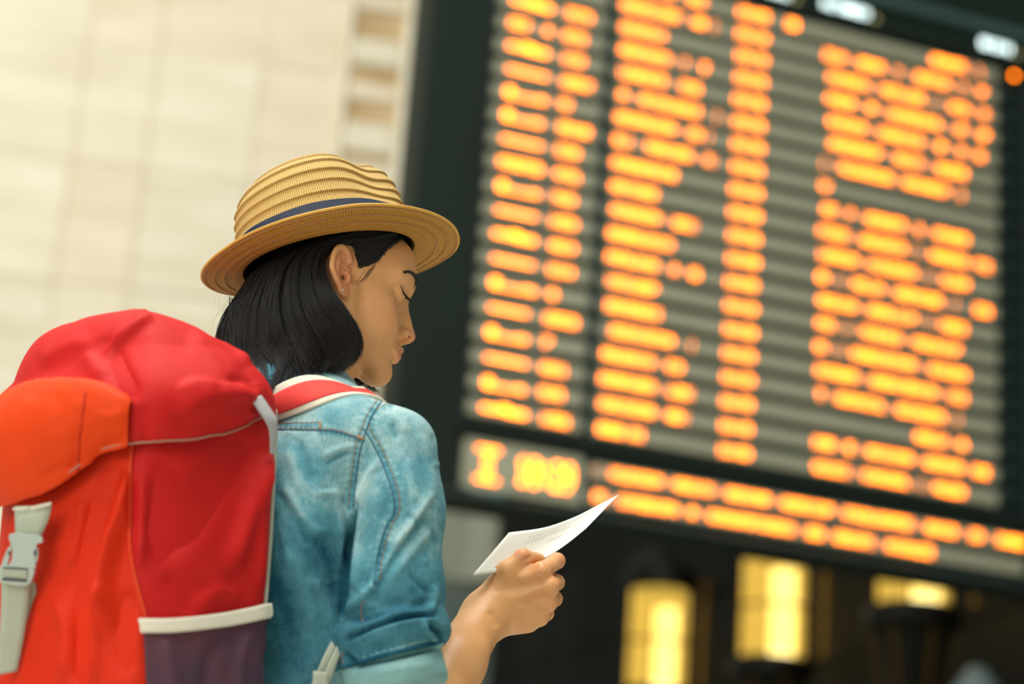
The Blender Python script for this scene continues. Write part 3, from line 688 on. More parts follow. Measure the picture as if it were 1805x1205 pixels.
# under-mass of hair: outer sheet, inner sheet, both sides
ng = GS.shape[0]
tt = np.linspace(0, 1, NT)
def sheet_mesh():
    amt_o = 5.0 + 3 * tt; amt_i = 16 - 6 * tt
    O = inward(GS, np.broadcast_to(amt_o, GS.shape[:2])); I = inward(GS, np.broadcast_to(amt_i, GS.shape[:2]))
    o0 = 8
    O = O[o0:]; I = I[o0:]
    full = np.concatenate([O, (O * np.array([1, -1, 1]))[::-1][1:]]); fin = np.concatenate([I, (I * np.array([1, -1, 1]))[::-1][1:]])
    n = len(full); v = np.concatenate([full.reshape(-1, 3), fin.reshape(-1, 3)]); f = []; M = n * NT
    e = NT - 1
    for i in range(n - 1):
        for k in range(e):
            a = i * NT + k; f.append((a, a + 1, a + NT + 1, a + NT)); f.append((M + a, M + a + NT, M + a + NT + 1, M + a + 1))
        a = i * NT + e; f.append((a, M + a, M + a + NT, a + NT))
    for i in (0, n - 1):
        for k in range(e):
            a = i * NT + k; f.append((a, M + a, M + a + 1, a + 1))
    return v, f
mv, mf = sheet_mesh()
hair = empty('hair', (0, 0, 0), person)
mesh_obj('hair_mass', h2w(mv), mf, M_hair2, hair)
# scalp cap under the hat, from the hairline back
cv, cf = mesh_sdf(lambda p: np.maximum(head_sdf(p.astype(np.float32)) - 2.2, -(p[:, 2] - np.interp(p[:, 0], [-100, -45, -34, 0, 2, 13, 26, 37, 50, 64, 80, 100], [5, 18, 41, 41, 33, 16, 22, 33, 61, 80, 99, 118]))), (-112, -95, 0), (112, 95, 140), 3.0)
mesh_obj('scalp_hair', h2w(cv), cf, M_hair2, hair)
hr = np.random.RandomState(4)
def strands(n, mirror, lo=0.0, hi=1.0):
    out = []
    g = hr.uniform(lo, hi, n) * (ng - 1)
    clump = hr.uniform(0, 1, (40, 3)) - .5
    for gi in g:
        i = int(min(gi, ng - 2)); u = gi - i
        P = GS[i] * (1 - u) + GS[i + 1] * u
        c = clump[int(gi / ng * 40) % 40]
        P = inward(P, np.full(NT, hr.uniform(-2.0, 9.0)) * np.linspace(.6, 1.2, NT))
        ph = hr.uniform(0, 6.28); am = hr.uniform(0, 5.0)
        P = P + np.stack([np.sin(tt * 5 + ph) * am * tt + c[0] * 22 * tt, np.cos(tt * 4 + ph * 1.3) * am * .5 * tt, c[2] * 10 * tt * tt + hr.normal(0, 4) * tt], 1)
        e = hr.uniform(.78, 1.0)
        k = np.linspace(0, e, NT) * (NT - 1); k0 = np.minimum(k.astype(int), NT - 2); uu = (k - k0)[:, None]
        P = P[k0] * (1 - uu) + P[k0 + 1] * uu
        if mirror: P = P * np.array([1, -1, 1])
        out.append(P)
    return out
S = strands(5600, False) + strands(1600, True)
# tidy hair laid back from the hairline over the temple, in front of and above the ear
temple = []
for k in range(1500):
    a = hr.uniform(0, 1)
    x0 = np.interp(a, [0, .2, .45, .75, 1], [724, 706, 686, 662, 634]) + hr.normal(0, 2.5); y0 = np.interp(a, [0, .2, .45, .75, 1], [412, 420, 434, 459, 470]) + hr.normal(0, 3)
    j1, j2, j3 = hr.normal(0, 3), hr.uniform(-9, 1), hr.uniform(-10, 0)
    pts = [(x0, y0), (690 - 60 * a + j1, 412 + 40 * a ** 1.3 + j2 * .6), (650 - 29 * a + j1, 411 + 20 * a ** 1.3 + j2), (606 - 8 * a - hr.uniform(0, 16), 408 + 8 * a + j3)]
    temple.append(pts)
for k in range(12):                                                   # fine sideburn wisps
    a = hr.uniform(0, 1); x0 = 668 - 26 * a + hr.normal(0, 3); y0 = 462 + 16 * a
    temple.append([(x0, y0), (x0 - 6, y0 + 10), (x0 - 13 + hr.normal(0, 2), y0 + 20), (x0 - 20 + hr.normal(0, 3), y0 + hr.uniform(22, 34))])
tp = np.array([spline(p, 10) for p in temple])
W = march(head_w, tp[:, :, 0].ravel(), tp[:, :, 1].ravel(), 2.3, 3.1).reshape(len(tp), 10, 3)
S2 = []
for i, P in enumerate(W):
    if np.isnan(P).any(): continue
    off = (np.array([.3, 2.0, 3.2, 3.6, 3.7, 3.7, 3.7, 3.6, 3.4, 3.0]) + hr.uniform(0, 1.8) * np.linspace(.1, 1, 10) if i < 1500 else .5 * np.ones(10)) * 1e-3
    n, _ = sdf_normal(head_w, P, 2e-3)
    S2.append(P + n * off[:, None])
for k in range(420):                                                   # loose waves lying across the ends at the nape
    x0 = hr.uniform(404, 540); y0 = np.interp(x0, [404, 540], [560, 585]) + hr.uniform(-40, 30); w_ = hr.uniform(24, 70)
    P = np.array([on_side(x0 + dx, y0 + dy, Y) for dx, dy, Y in ((0, 0, np.interp(x0, [400, 450, 520, 600], [26, 56, 84, 100])), (-4 + w_ * .1, 30, np.interp(x0, [400, 450, 520, 600], [30, 60, 88, 102])), (w_ * .35, 58, np.interp(x0 + w_ * .3, [400, 450, 520, 600], [30, 60, 88, 100])), (w_ * .9, 74 + hr.uniform(-6, 8), np.interp(x0 + w_, [400, 450, 520, 600], [28, 56, 82, 92])))])
    S.append(w2h(spline(P, 20)) + hr.normal(0, .6, 3))
for k in range(260):                                                   # ends of the hair on her far side, below the chin
    x0 = hr.uniform(596, 652); t_ = (x0 - 596) / 56
    P = np.array([on_side(x0 - 10, 628, -66), on_side(x0 - 4, 652, -66), on_side(x0 + 2, 672 + 4 * t_, -64), on_side(x0 + 10 + hr.uniform(0, 16) * t_, 684 + 8 * t_ + hr.uniform(-3, 4), -60)])
    S.append(w2h(spline(P, 12)) + hr.normal(0, 1.2, 3))
fly = []
for k in range(46):
    x0 = hr.uniform(392, 430); y0 = hr.uniform(500, 560); dx = hr.uniform(-34, -6); 
    P = np.array([on_side(x0 + dx * t ** 1.4 + 5 * math.sin(t * 4 + k), y0 + hr.uniform(20, 70) * t, hr.uniform(0, 10)) for t in np.linspace(0, 1, 9)])
    fly.append(spline(P[[0, 3, 5, 8]], 12))
def hair_curves(name, strands_w, rad, m, parent, tip=.25):
    hc = bpy.data.hair_curves.new(name); sizes = [len(s) for s in strands_w]
    hc.add_curves(sizes)
    pos = np.concatenate(strands_w).astype(np.float32)
    hc.attributes['position'].data.foreach_set('vector', pos.ravel())
    if 'radius' not in hc.attributes: hc.attributes.new('radius', 'FLOAT', 'POINT')
    rr = np.concatenate([rad * np.interp(np.linspace(0, 1, k), [0, .6, 1], [1, .9, tip]) for k in sizes]).astype(np.float32)
    hc.attributes['radius'].data.foreach_set('value', rr)
    hc.materials.append(m)
    o = bpy.data.objects.new(name, hc); COL.objects.link(o); o.parent = parent; o['kind'] = 'stuff'
    return o
hair_curves('hair_strands', [h2w(s) for s in S], 0.00024, M_hair, hair)
hair_curves('temple_hair', S2, 0.00013, M_hair, hair)
hair_curves('loose_hairs', fly, 0.00008, M_hair, hair)
# eyebrow (the traveller's right one shows)
br = []
bt = [(714, 478), (722, 477), (730, 481), (735.5, 489), (734, 502)]
bl = [(715, 480), (722, 482.5), (728, 488), (731, 498), (727, 514)]
tU, tL = spline(bt, 40), spline(bl, 40)
for k in range(480):
    a = hr.uniform(0.0, .93); v = hr.uniform(0, 1); i = int(a * 39)
    p = tU[i] * (1 - v) + tL[i] * v; d = (tU[i - 6] - p) if i >= 6 else (tU[0] - tU[6] + hr.normal(0, .6, 2)); d /= np.linalg.norm(d) + 1e-6
    ln = hr.uniform(3, 7)
    br.append([p, p + d * ln * .5 + (0, -.3), p + d * ln])
bp_ = np.array(br); W = march(head_w, bp_[:, :, 0].ravel(), bp_[:, :, 1].ravel(), 2.3, 3.0).reshape(len(br), 3, 3)
bw = []
for P in W:
    if np.isnan(P).any(): continue
    n, _ = sdf_normal(head_w, P, 1e-3); bw.append(P + n * np.array([[.0003], [.0008], [.0008]]))
hair_curves('eyebrow', bw, 0.00014, M_hair, person, .3)
# lowered lid: lash line and lashes
ll = spline([(706.5, 503), (709, 511), (713, 519), (718.5, 526), (723, 529)], 14)
W = march(head_w, ll[:, 0], ll[:, 1], 2.3, 3.0); ok = ~np.isnan(W).any(1)
W = W[ok]
v, f = tube_geo(W, np.interp(np.linspace(0, 1, len(W)), [0, .4, 1], [.0004, .0011, .0016]), 6); mesh_obj('lash_line', v, f, M_hair2, person)
ey = [(708.5, 510), (711.5, 514), (716, 520), (721, 526), (718, 527.5), (713.5, 525), (710, 518)]
W_ = march(head_w, [p[0] for p in ey], [p[1] for p in ey], 2.3, 3.0)
if not np.isnan(W_).any():
    n_, _ = sdf_normal(head_w, W_, 1e-3); mesh_obj('eye', W_ + n_ * .0005, [tuple(range(len(ey)))], mat('dark_iris', (44, 30, 22), .12), person, False)
ls = []
tgt = C_R * .80 - C_U * .60
for k in range(80):
    a = hr.uniform(.45, 1) ** .8; i = min(int(a * (len(W) - 1)), len(W) - 1); p = W[i]
    d = tgt + C_R * hr.uniform(-.35, .2) + C_F * hr.uniform(-.2, .3); d /= np.linalg.norm(d); L = hr.uniform(.004, .0085)
    ls.append(np.array([p, p + d * L * .5 - C_U * .0004, p + d * L + C_U * .0004]))
hair_curves('eyelashes', ls, 0.00013, M_hair, person, .15)
# small silver hoop in the ear lobe
M_silver = mat('silver', (214, 210, 202), 0.22, metal=1.0)
P0 = march(head_w, [602.5], [514], 2.3, 3.0)[0]
nrm = -C_F
hoop = [P0 + C_F * .0015 + (C_U * math.cos(a) * 1.35 + C_R * (math.sin(a) * .35 + .10 * math.cos(a)) - C_F * math.sin(a) * 1.0) * 0.0042 for a in np.linspace(0, 2 * math.pi, 25)[:-1]]
v, f = tube_geo(hoop, 0.00055, 8, True); mesh_obj('earring', v, f, M_silver, person)['label'] = 'small silver hoop earring'

# ------------------------------------------------------------------ straw trilby
def straw_mat(name, c1, c2, cdark, fu, fv):
    m, nt, b = new_mat(name); b.inputs['Roughness'].default_value = 0.62; b.inputs['Specular IOR Level'].default_value = 0.35
    uv = nt.nodes.new('ShaderNodeUVMap'); uv.uv_map = 'UVMap'
    sx = nt.nodes.new('ShaderNodeSeparateXYZ'); nt.links.new(uv.outputs[0], sx.inputs[0])
    def M(op, a, b_=None):
        n = nt.nodes.new('ShaderNodeMath'); n.operation = op
        for k, q in enumerate((a, b_)):
            if q is None: continue
            if isinstance(q, (int, float)): n.inputs[k].default_value = q
            else: nt.links.new(q, n.inputs[k])
        return n.outputs[0]
    zig = M('PINGPONG', M('MULTIPLY', sx.outputs[1], fv), 1.0)
    ph = M('ADD', M('MULTIPLY', sx.outputs[0], fu), M('MULTIPLY', zig, 2.2))
    nz = nt.nodes.new('ShaderNodeTexNoise'); nz.inputs['Scale'].default_value = 180; nz.inputs['Detail'].default_value = 2
    tc = nt.nodes.new('ShaderNodeTexCoord'); nt.links.new(tc.outputs['Object'], nz.inputs['Vector'])
    ph = M('ADD', ph, M('MULTIPLY', nz.outputs['Fac'], 2.6))
    w = M('MULTIPLY_ADD', M('SINE', ph), 0.5); w.node.inputs[2].default_value = 0.5
    r = nt.nodes.new('ShaderNodeValToRGB')
    e = r.color_ramp.elements; e[0].position = 0.08; e[0].color = (*s2l(cdark), 1); e[1].position = 0.95; e[1].color = (*s2l(c1), 1)
    x = r.color_ramp.elements.new(0.38); x.color = (*s2l(c2), 1)
    nt.links.new(w, r.inputs[0]); nt.links.new(r.outputs[0], b.inputs['Base Color'])
    bp = nt.nodes.new('ShaderNodeBump'); bp.inputs['Strength'].default_value = 0.7; bp.inputs['Distance'].default_value = 0.0012
    nt.links.new(w, bp.inputs['Height']); nt.links.new(bp.outputs[0], b.inputs['Normal'])
    return m
M_straw = straw_mat('straw_braid', (234, 200, 128), (218, 176, 98), (178, 134, 60), 1500.0, 66.0)
M_straw_shade = straw_mat('straw_braid_shaded', (208, 160, 70), (192, 142, 52), (150, 104, 32), 1700.0, 40.0)  # same straw made darker: the brim's underside shade is in the colour
M_thread = mat('pinkish_thread', (186, 142, 96), 0.8)
M_ribbon = mat('navy_ribbon', (22, 38, 68), 0.5, bump=0.3, bscale=400, spec=0.5, stretch=(1, 1, 6))
M_ribbon_in = mat('hat_sweatband', (30, 26, 22), 0.8)

TILT = math.radians(23.5)
hF = math.cos(TILT) * H_ROT[:, 0] + math.sin(TILT) * H_ROT[:, 2]
hU = -math.sin(TILT) * H_ROT[:, 0] + math.cos(TILT) * H_ROT[:, 2]
hL = H_ROT[:, 1]
HATC = on_side(583, 459, 4.0)
def hat_w(p): p = np.asarray(p, float); return HATC + p[..., 0:1] * hF + p[..., 1:2] * hL + p[..., 2:3] * hU
hat = empty('straw_hat', tuple(HATC))
tag(hat, 'tan straw trilby with navy band worn tilted back on dark hair', 'hat')
HA, HB = 0.110, 0.086
NP = 256
PHI = np.linspace(0, 2 * math.pi, NP, endpoint=False)
def angd(a, b): return (a - b + math.pi) % (2 * math.pi) - math.pi
def base_r(phi, t=1.0):
    c, s = np.cos(phi), np.sin(phi)
    a = np.where(c > 0, HA, HA * 1.03)
    return a * c, HB * s
def crown_pt(phi, t):
    """t 0..1 from the brim to the crown centre"""
    q = np.interp(t, [0, .12, .28, .44, .56, .66, .76, .86, 1.0], [1.0, .995, .985, .965, .93, .86, .72, .45, 0.0])
    z = np.interp(t, [0, .12, .28, .44, .56, .66, .76, .86, 1.0], [0.0, .016, .042, .070, .090, .105, .115, .119, .117])
    bx, by = base_r(phi)
    x = bx * q; y = by * q
    s = x / HA
    hgt = 1.04 - 0.10 * np.clip(s, 0, 1) ** 2 * np.clip(z / .06, 0, 1) - 0.16 * np.clip(-s, 0, 1) ** 2
    z = z * hgt
    up = np.clip((z - .030) / .05, 0, 1)
    # pinches at both front sides and a crease along the top
    for sg in (1, -1):
        dphi = angd(phi, sg * 0.95)
        p = 0.009 * np.exp(-(dphi / .36) ** 2) * up
        x = x - p * .45; y = y - sg * p
        z = z - 0.007 * np.exp(-(dphi / .36) ** 2) * up * np.clip(q * 1.3, 0, 1)
    z = z - 0.016 * np.exp(-(y / .022) ** 2) * np.clip(1 - q * .95, 0, 1) * np.clip(1.25 - s * .3, 0, 1)
    return x, y, z
def grid_obj(name, fn, us, vs, m, parent, close_u=True, flip=False):
    nu, nv = len(us), len(vs)
    V = np.concatenate([np.stack(fn(us, np.full(nu, v)), -1) for v in vs]); F = []; UV = []
    for j in range(nv - 1):
        for i in range(nu if close_u else nu - 1):
            i2 = (i + 1) % nu
            q = (j * nu + i, j * nu + i2, (j + 1) * nu + i2, (j + 1) * nu + i)
            uvq = ((i / nu, vs[j]), ((i + 1) / nu, vs[j]), ((i + 1) / nu, vs[j + 1]), (i / nu, vs[j + 1]))
            if flip: q = q[::-1]; uvq = uvq[::-1]
            F.append(q); UV.extend(uvq)
    o = mesh_obj(name, hat_w(V) - HATC, F, m, parent)
    ul = o.data.uv_layers.new(name='UVMap'); ul.data.foreach_set('uv', np.array(UV, np.float32).ravel())
    return o
NR = 11                                                    # braid rows on the crown
def crown_surf(phi, t):
    x, y, z = crown_pt(phi, t)
    fr = (t * NR) % 1.0
    k = 0.0034 * (1 - fr) - 0.0010                           # each row overlaps the row above it
    if np.isscalar(k): k = np.full_like(x, k)
    r = np.sqrt(x * x + y * y) + 1e-6
    top = np.clip((t - .6) * 4, 0, 1)
    return x + x / r * k * (1 - top), y + y / r * k * (1 - top), z + k * top
ts = []
for i in range(NR):
    for e in (0.0, .02, .07, .3, .6, .92, .965, .985): ts.append((i + e) / NR)
ts = np.array([t for t in ts if t < .985] + [.992])
grid_obj('crown', crown_surf, PHI, ts, M_straw, hat)
def inner(phi, t):
    x, y, z = crown_pt(phi, t); return x * .972, y * .972, z + .001
grid_obj('lining', inner, PHI, np.linspace(0.0, .99, 24), M_ribbon_in, hat, flip=True)
def band(phi, v):
    x, y, z = crown_pt(phi, 0.02 + 0.262 * v); bul = 0.0042 + 0.0006 * np.sin(phi * 9) * (v > .1)
    r = np.sqrt(x * x + y * y); return x + x / r * bul, y + y / r * bul, z
def band2(phi, v):                                           # closed strip: outer face and returns
    return band(phi, np.clip(v, 0, 1)) if v[0] >= 0 else band(phi, v * 0)
grid_obj('hat_band', band, PHI, np.linspace(0, 1, 7), M_ribbon, hat)
def brim_pt(phi, v):
    """v 0 inner edge .. 1 outer edge; the sides and back are turned up"""
    bx, by = base_r(phi)
    c, s = np.cos(phi), np.sin(phi)
    wdt = 0.050 + 0.008 * np.clip(c, 0, 1) ** 2 - 0.011 * np.clip(-c, 0, 1)
    up = 0.0145 * np.abs(s) ** 1.5 * (1 - .25 * np.clip(c, 0, 1)) + 0.012 * np.clip(-c, 0, 1) ** 2 - 0.003 * np.clip(c, 0, 1) ** 3
    wdt = wdt + 0.020 * np.clip(-c, 0, 1) * np.clip(s + .35, 0, 1)
    nx, ny = c / HA, s / HB; n = np.sqrt(nx * nx + ny * ny); nx, ny = nx / n, ny / n
    curl = v ** 1.6
    out = wdt * v * (1 - .10 * np.abs(s) * curl)
    return bx + nx * out, by + ny * out, up * curl - 0.002 * np.sin(v * math.pi) * np.clip(c, 0, 1)
NBR = 4
def brim_under(phi, v):
    x, y, z = brim_pt(phi, v)
    fr = (v * NBR) % 1.0
    return x, y, z - 0.0022 + 0.0020 * (1 - fr) * (v < .99)
def brim_top(phi, v):
    x, y, z = brim_pt(phi, v); fr = (v * NBR) % 1.0
    return x, y, z + 0.0012 - 0.0012 * fr
vs = np.array([(i + e) / NBR for i in range(NBR) for e in (0.0, .02, .06, .3, .6, .92, .97, .985)] + [1.0])
grid_obj('brim_top', brim_top, PHI, vs, M_straw, hat)
grid_obj('brim_underside', brim_under, PHI, vs, M_straw_shade, hat, flip=True)
def ring_pts(v, dz): return hat_w(np.stack(brim_pt(PHI, np.full(NP, v)), -1) + np.array([0, 0, dz])) - HATC
v_, f_ = tube_geo(ring_pts(1.0, -0.0005), 0.0021, 8, True); mesh_obj('brim_edge', v_, f_, M_straw_shade, hat)
for v0, dz in ((.955, -.0031), (.70, -.0026), (.46, -.0026)):
    v_, f_ = tube_geo(ring_pts(v0, dz), 0.00055, 5, True); mesh_obj('stitch_line', v_, f_, M_thread, hat)

# ------------------------------------------------------------------ torso, arms, hands, clothes
TH = math.radians(51.0)
bF = np.array([math.sin(TH), math.cos(TH), 0]); bR = np.array([math.cos(TH), -math.sin(TH), 0]); bU = np.array([0, 0, 1.0])
NB = at_depth(537, 716, 2.640)
BM = np.stack([bR, bF, bU], 1)
def b2w(p): return NB + np.asarray(p, float) @ BM.T
def w2b(P): return ((np.asarray(P, float) - NB) @ BM).astype(np.float32)
SJ, S1, S2_, EL = at_depth(699, 790, 2.512), at_depth(698, 900, 2.485), at_depth(690, 1050, 2.455), at_depth(676, 1236, 2.42)
def arm_axis(P): return w2b(P)
aSJ, aS1, aS2, aEL = [w2b(x[None])[0] for x in (SJ, S1, S2_, EL)]
mir = np.array([-1, 1, 1], np.float32)
C1 = w2b(at_depth(690, 1122, 2.438)[None])[0]; C2 = w2b(at_depth(690, 1178, 2.425)[None])[0]
cuff_n = (-.27 * C_R + .90 * C_U + .30 * C_F); cuff_n /= np.linalg.norm(cuff_n); cuff_b = (cuff_n @ BM).astype(np.float32)
def disc_ring(p, c, n, R, hh, rnd):
    q = p - c; z = q @ n; r = np.sqrt(np.maximum((q * q).sum(1) - z * z, 0))
    dx = r - (R - rnd); dz = np.abs(z) - (hh - rnd)
    return np.minimum(np.maximum(dx, dz), 0) + np.sqrt(np.maximum(dx, 0) ** 2 + np.maximum(dz, 0) ** 2) - rnd
def torso(p, o=0.0):
    d = ell(p, (0, 0.005, -.27), (.155 + o, .108 + o, .32))
    d = smin(d, ell(p, (0, 0.01, -.55), (.148 + o, .122 + o, .26)), .06)
    d = smin(d, cap(p, (-.118, -.008, -.084), (.118, -.008, -.084), .049 + o), .05)
    d = smin(d, cap(p, (0, -.012, -.005), (.125, -.008, -.070), .046 + o, .042 + o), .04)
    d = smin(d, cap(p, (0, -.012, -.005), (-.125, -.008, -.070), .046 + o, .042 + o), .04)
    d = smin(d, ell(p, (.085, -.070, -.19), (.07, .042 + o, .10)), .05)      # shoulder blades
    d = smin(d, ell(p, (-.085, -.070, -.19), (.07, .045 + o, .10)), .05)
    return d
def sleeve(p):
    d = cap(p, aSJ, aS1, .0475, .0530); d = smin(d, cap(p, aS1, aS2, .0530, .0575), .02)
    return smin(d, cap(p, aS2, C1, .0575, .0560), .02)
def shirt_sdf(P):
    p = w2b(P)
    d = torso(p, .006)
    d = np.maximum(d, -(p[:, 2] + .64))
    s = sleeve(p)
    kk = np.interp(p[:, 2], [-.20, -.11], [.003, .024]).astype(np.float32)
    d = smin(d, s, kk)
    d = smin(d, sleeve(p * mir), kk)
    for m in (1, -1):
        q = p if m == 1 else p * mir
        d = smin(d, disc_ring(q, C1, cuff_b, .0685, .0255, .021), .003)
        d = smin(d, disc_ring(q, C2, cuff_b, .0600, .0330, .012), .002)
    return d
lo = np.minimum(NB, EL) - .55; hi = NB + .55
bxs = np.array([b2w((x, y, z)) for x in (-.30, .30) for y in (-.24, .24) for z in (-.66, .09)])
sv, sf = mesh_sdf(shirt_sdf, bxs.min(0), bxs.max(0), .0026)
sn = vnormals(sv, sf)
FL = [
 ([(765, 868), (738, 905), (700, 962), (648, 1046), (604, 1079)], 4.5, .0090, 13),
 ([(770, 925), (742, 952), (706, 1000), (682, 1032)], 8, .0045, 14),
 ([(690, 955), (668, 1000), (640, 1040)], 15, -.0060),
 ([(672, 806), (650, 838), (630, 890), (622, 930)], 9, .0055),
 ([(700, 790), (722, 840), (735, 900)], 10, .0030), ([(745, 765), (762, 830), (766, 880)], 9, .0025),
 ([(735, 905), (758, 925), (772, 960)], 8, -.0035), ([(716, 905), (742, 930)], 6, -.003),
 ([(608, 1085), (640, 1088), (700, 1068), (760, 1062)], 10, -.0050), ([(640, 1062), (690, 1072), (750, 1050)], 8, .0035),
 ([(766, 1030), (764, 1060), (756, 1084)], 7, .0045), ([(720, 1010), (752, 1038), (766, 1046)], 6, -.0035),
 ([(744, 1092), (752, 1108), (768, 1126), (780, 1136)], 5, .0050), ([(757, 1098), (772, 1114), (782, 1122)], 7, -.0085),
 ([(604, 1150), (625, 1168), (640, 1172)], 6, -.006), ([(612, 1182), (630, 1172), (690, 1160), (760, 1144), (778, 1146)], 4, -.0055),
 ([(604, 1130), (660, 1104), (720, 1086), (772, 1082)], 5, -.011), ([(612, 1178), (660, 1166), (720, 1152), (776, 1138)], 3.5, -.006), ([(604, 1132), (660, 1108), (726, 1093), (758, 1092), (786, 1108)], 5, .0035),
 ([(650, 1190), (700, 1178), (770, 1168)], 10, .003), ([(690, 1140), (760, 1124)], 8, .002),
 ([(632, 880), (624, 915), (617, 950), (611, 1000), (605, 1050), (602, 1090)], 5, -.016), ([(640, 900), (632, 950), (626, 1000), (620, 1050)], 8, .004),
 ([(572, 818), (590, 806), (622, 794)], 4, -.0045), ([(566, 806), (596, 794), (626, 784)], 7, .0028),
 ([(520, 770), (538, 812), (552, 850)], 9, -.0035), ([(506, 790), (520, 830), (528, 870)], 10, .0028),
 ([(498, 850), (530, 905), (556, 934), (582, 938)], 8, .0036), ([(552, 870), (590, 868), (612, 876)], 7, .0026),
 ([(496, 882), (540, 940), (570, 956)], 8, -.0030), ([(480, 910), (500, 960), (512, 1004)], 9, .0034), ([(478, 900), (490, 940), (500, 985)], 7, -.003),
 ([(560, 940), (590, 1000), (596, 1060)], 14, -.0045), ([(510, 960), (540, 1040), (560, 1110)], 14, .0040), ([(480, 1000), (505, 1080), (520, 1150)], 14, -.0035),
 ([(545, 1010), (575, 1060), (590, 1110)], 10, .003), ([(586, 852), (600, 900), (602, 950)], 9, .003),
 ([(660, 720), (690, 730), (725, 760)], 8, .0022), ([(690, 745), (700, 775)], 7, -.0030), ([(720, 735), (738, 770)], 6, -.0018), ([(672, 850), (680, 880), (672, 920)], 8, -.0025)]
for k in range(46):                                        # small random creases
    r = random.Random(k * 7 + 1); x = r.uniform(480, 770); y = r.uniform(760, 1190); a = r.uniform(-.2, 2.0); L = r.uniform(12, 32)
    FL.append(([(x, y), (x + L * .5 * math.cos(a) + r.uniform(-3, 3), y + L * .5 * math.sin(a)), (x + L * math.cos(a), y + L * math.sin(a))], r.uniform(3.0, 5.5), r.choice((-1, 1)) * r.uniform(.0008, .0018)))
D = folds(sv, sn, FL)
sv2 = sv + sn * D[:, None]
zb_ = w2b(sv2)[:, 2]; shoulder_light = np.clip((zb_ + .30) / .24, 0, 1); shoulder_light = shoulder_light * shoulder_light * (3 - 2 * shoulder_light)
wear_toplight = np.clip(.26 + D * 38 + .46 * shoulder_light, 0, 1.2)      # shoulders palest: washed cloth plus overhead light put into the colour
_px, _ = to_px(sv2)                                       # indigo left between the rows of stitching, broken by paler puckers
_fr = (sn * (CAM - sv2)).sum(1) > 0
for ln, per in (([(664, 710), (655, 722), (645, 738), (638, 755), (630, 776), (625, 808), (620, 860), (617, 892)], 16), ([(690, 712), (662, 726), (653, 752), (666, 780), (682, 818), (696, 858), (700, 886), (697, 906), (686, 926), (672, 974), (665, 1026)], 27), ([(484, 750), (564, 750)], 9), ([(564, 760), (596, 763), (632, 774)], 8)):
    L_ = spline(ln, 40); m_ = np.nonzero(((_px > L_.min(0) - 14) & (_px < L_.max(0) + 14)).all(1) & _fr)[0]
    d_, t_, _s = poly_dist(_px[m_], L_)
    wear_toplight[m_] -= .34 * np.exp(-(d_ / 4.5) ** 2) * (.55 + .45 * np.sin(t_ * per * 6.28 + np.sin(t_ * 40)))
    wear_toplight[m_] += .14 * np.exp(-((d_ - 10) / 4) ** 2) * (.5 + .5 * np.sin(t_ * per * 6.28 + 2))
from mathutils.bvhtree import BVHTree
BV = BVHTree.FromPolygons([tuple(v) for v in sv2], [tuple(map(int, q)) for q in sf])
def cast(px, py, off=0.0, bv=None):
    r = ray(px, py); r = r / np.linalg.norm(r)
    h = (bv or BV).ray_cast(Vector(CAM), Vector(r))
    if h[0] is None: return None, None
    n = np.array(h[1]); n = n if n @ r < 0 else -n
    return np.array(h[0]) + n * off, n
def cast_line(pts, n, off=0.0, bv=None):
    P = []; N = []
    for x, y in spline(pts, n):
        p, q = cast(x, y, off, bv)
        if p is not None: P.append(p); N.append(q)
    return np.array(P), np.array(N)
def denim(name, light, mid, dark, sc=9.0):
    m, nt, b = new_mat(name); b.inputs['Roughness'].default_value = .85; b.inputs['Specular IOR Level'].default_value = .2; b.inputs['Sheen Weight'].default_value = .0
    tc = nt.nodes.new('ShaderNodeTexCoord'); at = nt.nodes.new('ShaderNodeAttribute'); at.attribute_name = 'wear_toplight'
    n = nt.nodes.new('ShaderNodeTexNoise'); n.inputs['Scale'].default_value = sc; n.inputs['Detail'].default_value = 8; n.inputs['Roughness'].default_value = .70
    nt.links.new(tc.outputs['Object'], n.inputs['Vector'])
    mp = nt.nodes.new('ShaderNodeMapping'); mp.inputs['Scale'].default_value = (900, 900, 90); nt.links.new(tc.outputs['Object'], mp.inputs['Vector'])
    th = nt.nodes.new('ShaderNodeTexNoise'); th.inputs['Scale'].default_value = 1.0; th.inputs['Detail'].default_value = 2; nt.links.new(mp.outputs[0], th.inputs['Vector'])
    def mth(op, a, b2, c=None):
        q = nt.nodes.new('ShaderNodeMath'); q.operation = op
        for k, v in enumerate((a, b2, c)):
            if v is None: continue
            if isinstance(v, (int, float)): q.inputs[k].default_value = v
            else: nt.links.new(v, q.inputs[k])
        return q.outputs[0]
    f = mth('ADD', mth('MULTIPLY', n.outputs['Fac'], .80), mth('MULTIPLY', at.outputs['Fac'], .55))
    f = mth('ADD', f, mth('MULTIPLY', th.outputs['Fac'], .26)); f = mth('SUBTRACT', f, .30)
    r = nt.nodes.new('ShaderNodeValToRGB'); e = r.color_ramp.elements
    e[0].position = .22; e[0].color = (*s2l(dark), 1); e[1].position = .82; e[1].color = (*s2l(light), 1); x = e.new(.52); x.color = (*s2l(mid), 1)
    nt.links.new(f, r.inputs[0]); nt.links.new(r.outputs[0], b.inputs['Base Color'])
    bp = nt.nodes.new('ShaderNodeBump'); bp.inputs['Strength'].default_value = .25; bp.inputs['Distance'].default_value = .0008
    nt.links.new(th.outputs['Fac'], bp.inputs['Height']); nt.links.new(bp.outputs[0], b.inputs['Normal'])
    return m
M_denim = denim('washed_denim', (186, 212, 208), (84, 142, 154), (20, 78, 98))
M_denim_in = denim('denim_reverse', (172, 202, 196), (140, 180, 178), (100, 150, 154))
M_orange_thread = mat('orange_thread', (176, 122, 62), .8)
M_dark_thread = mat('dark_seam', (58, 104, 124), .9)
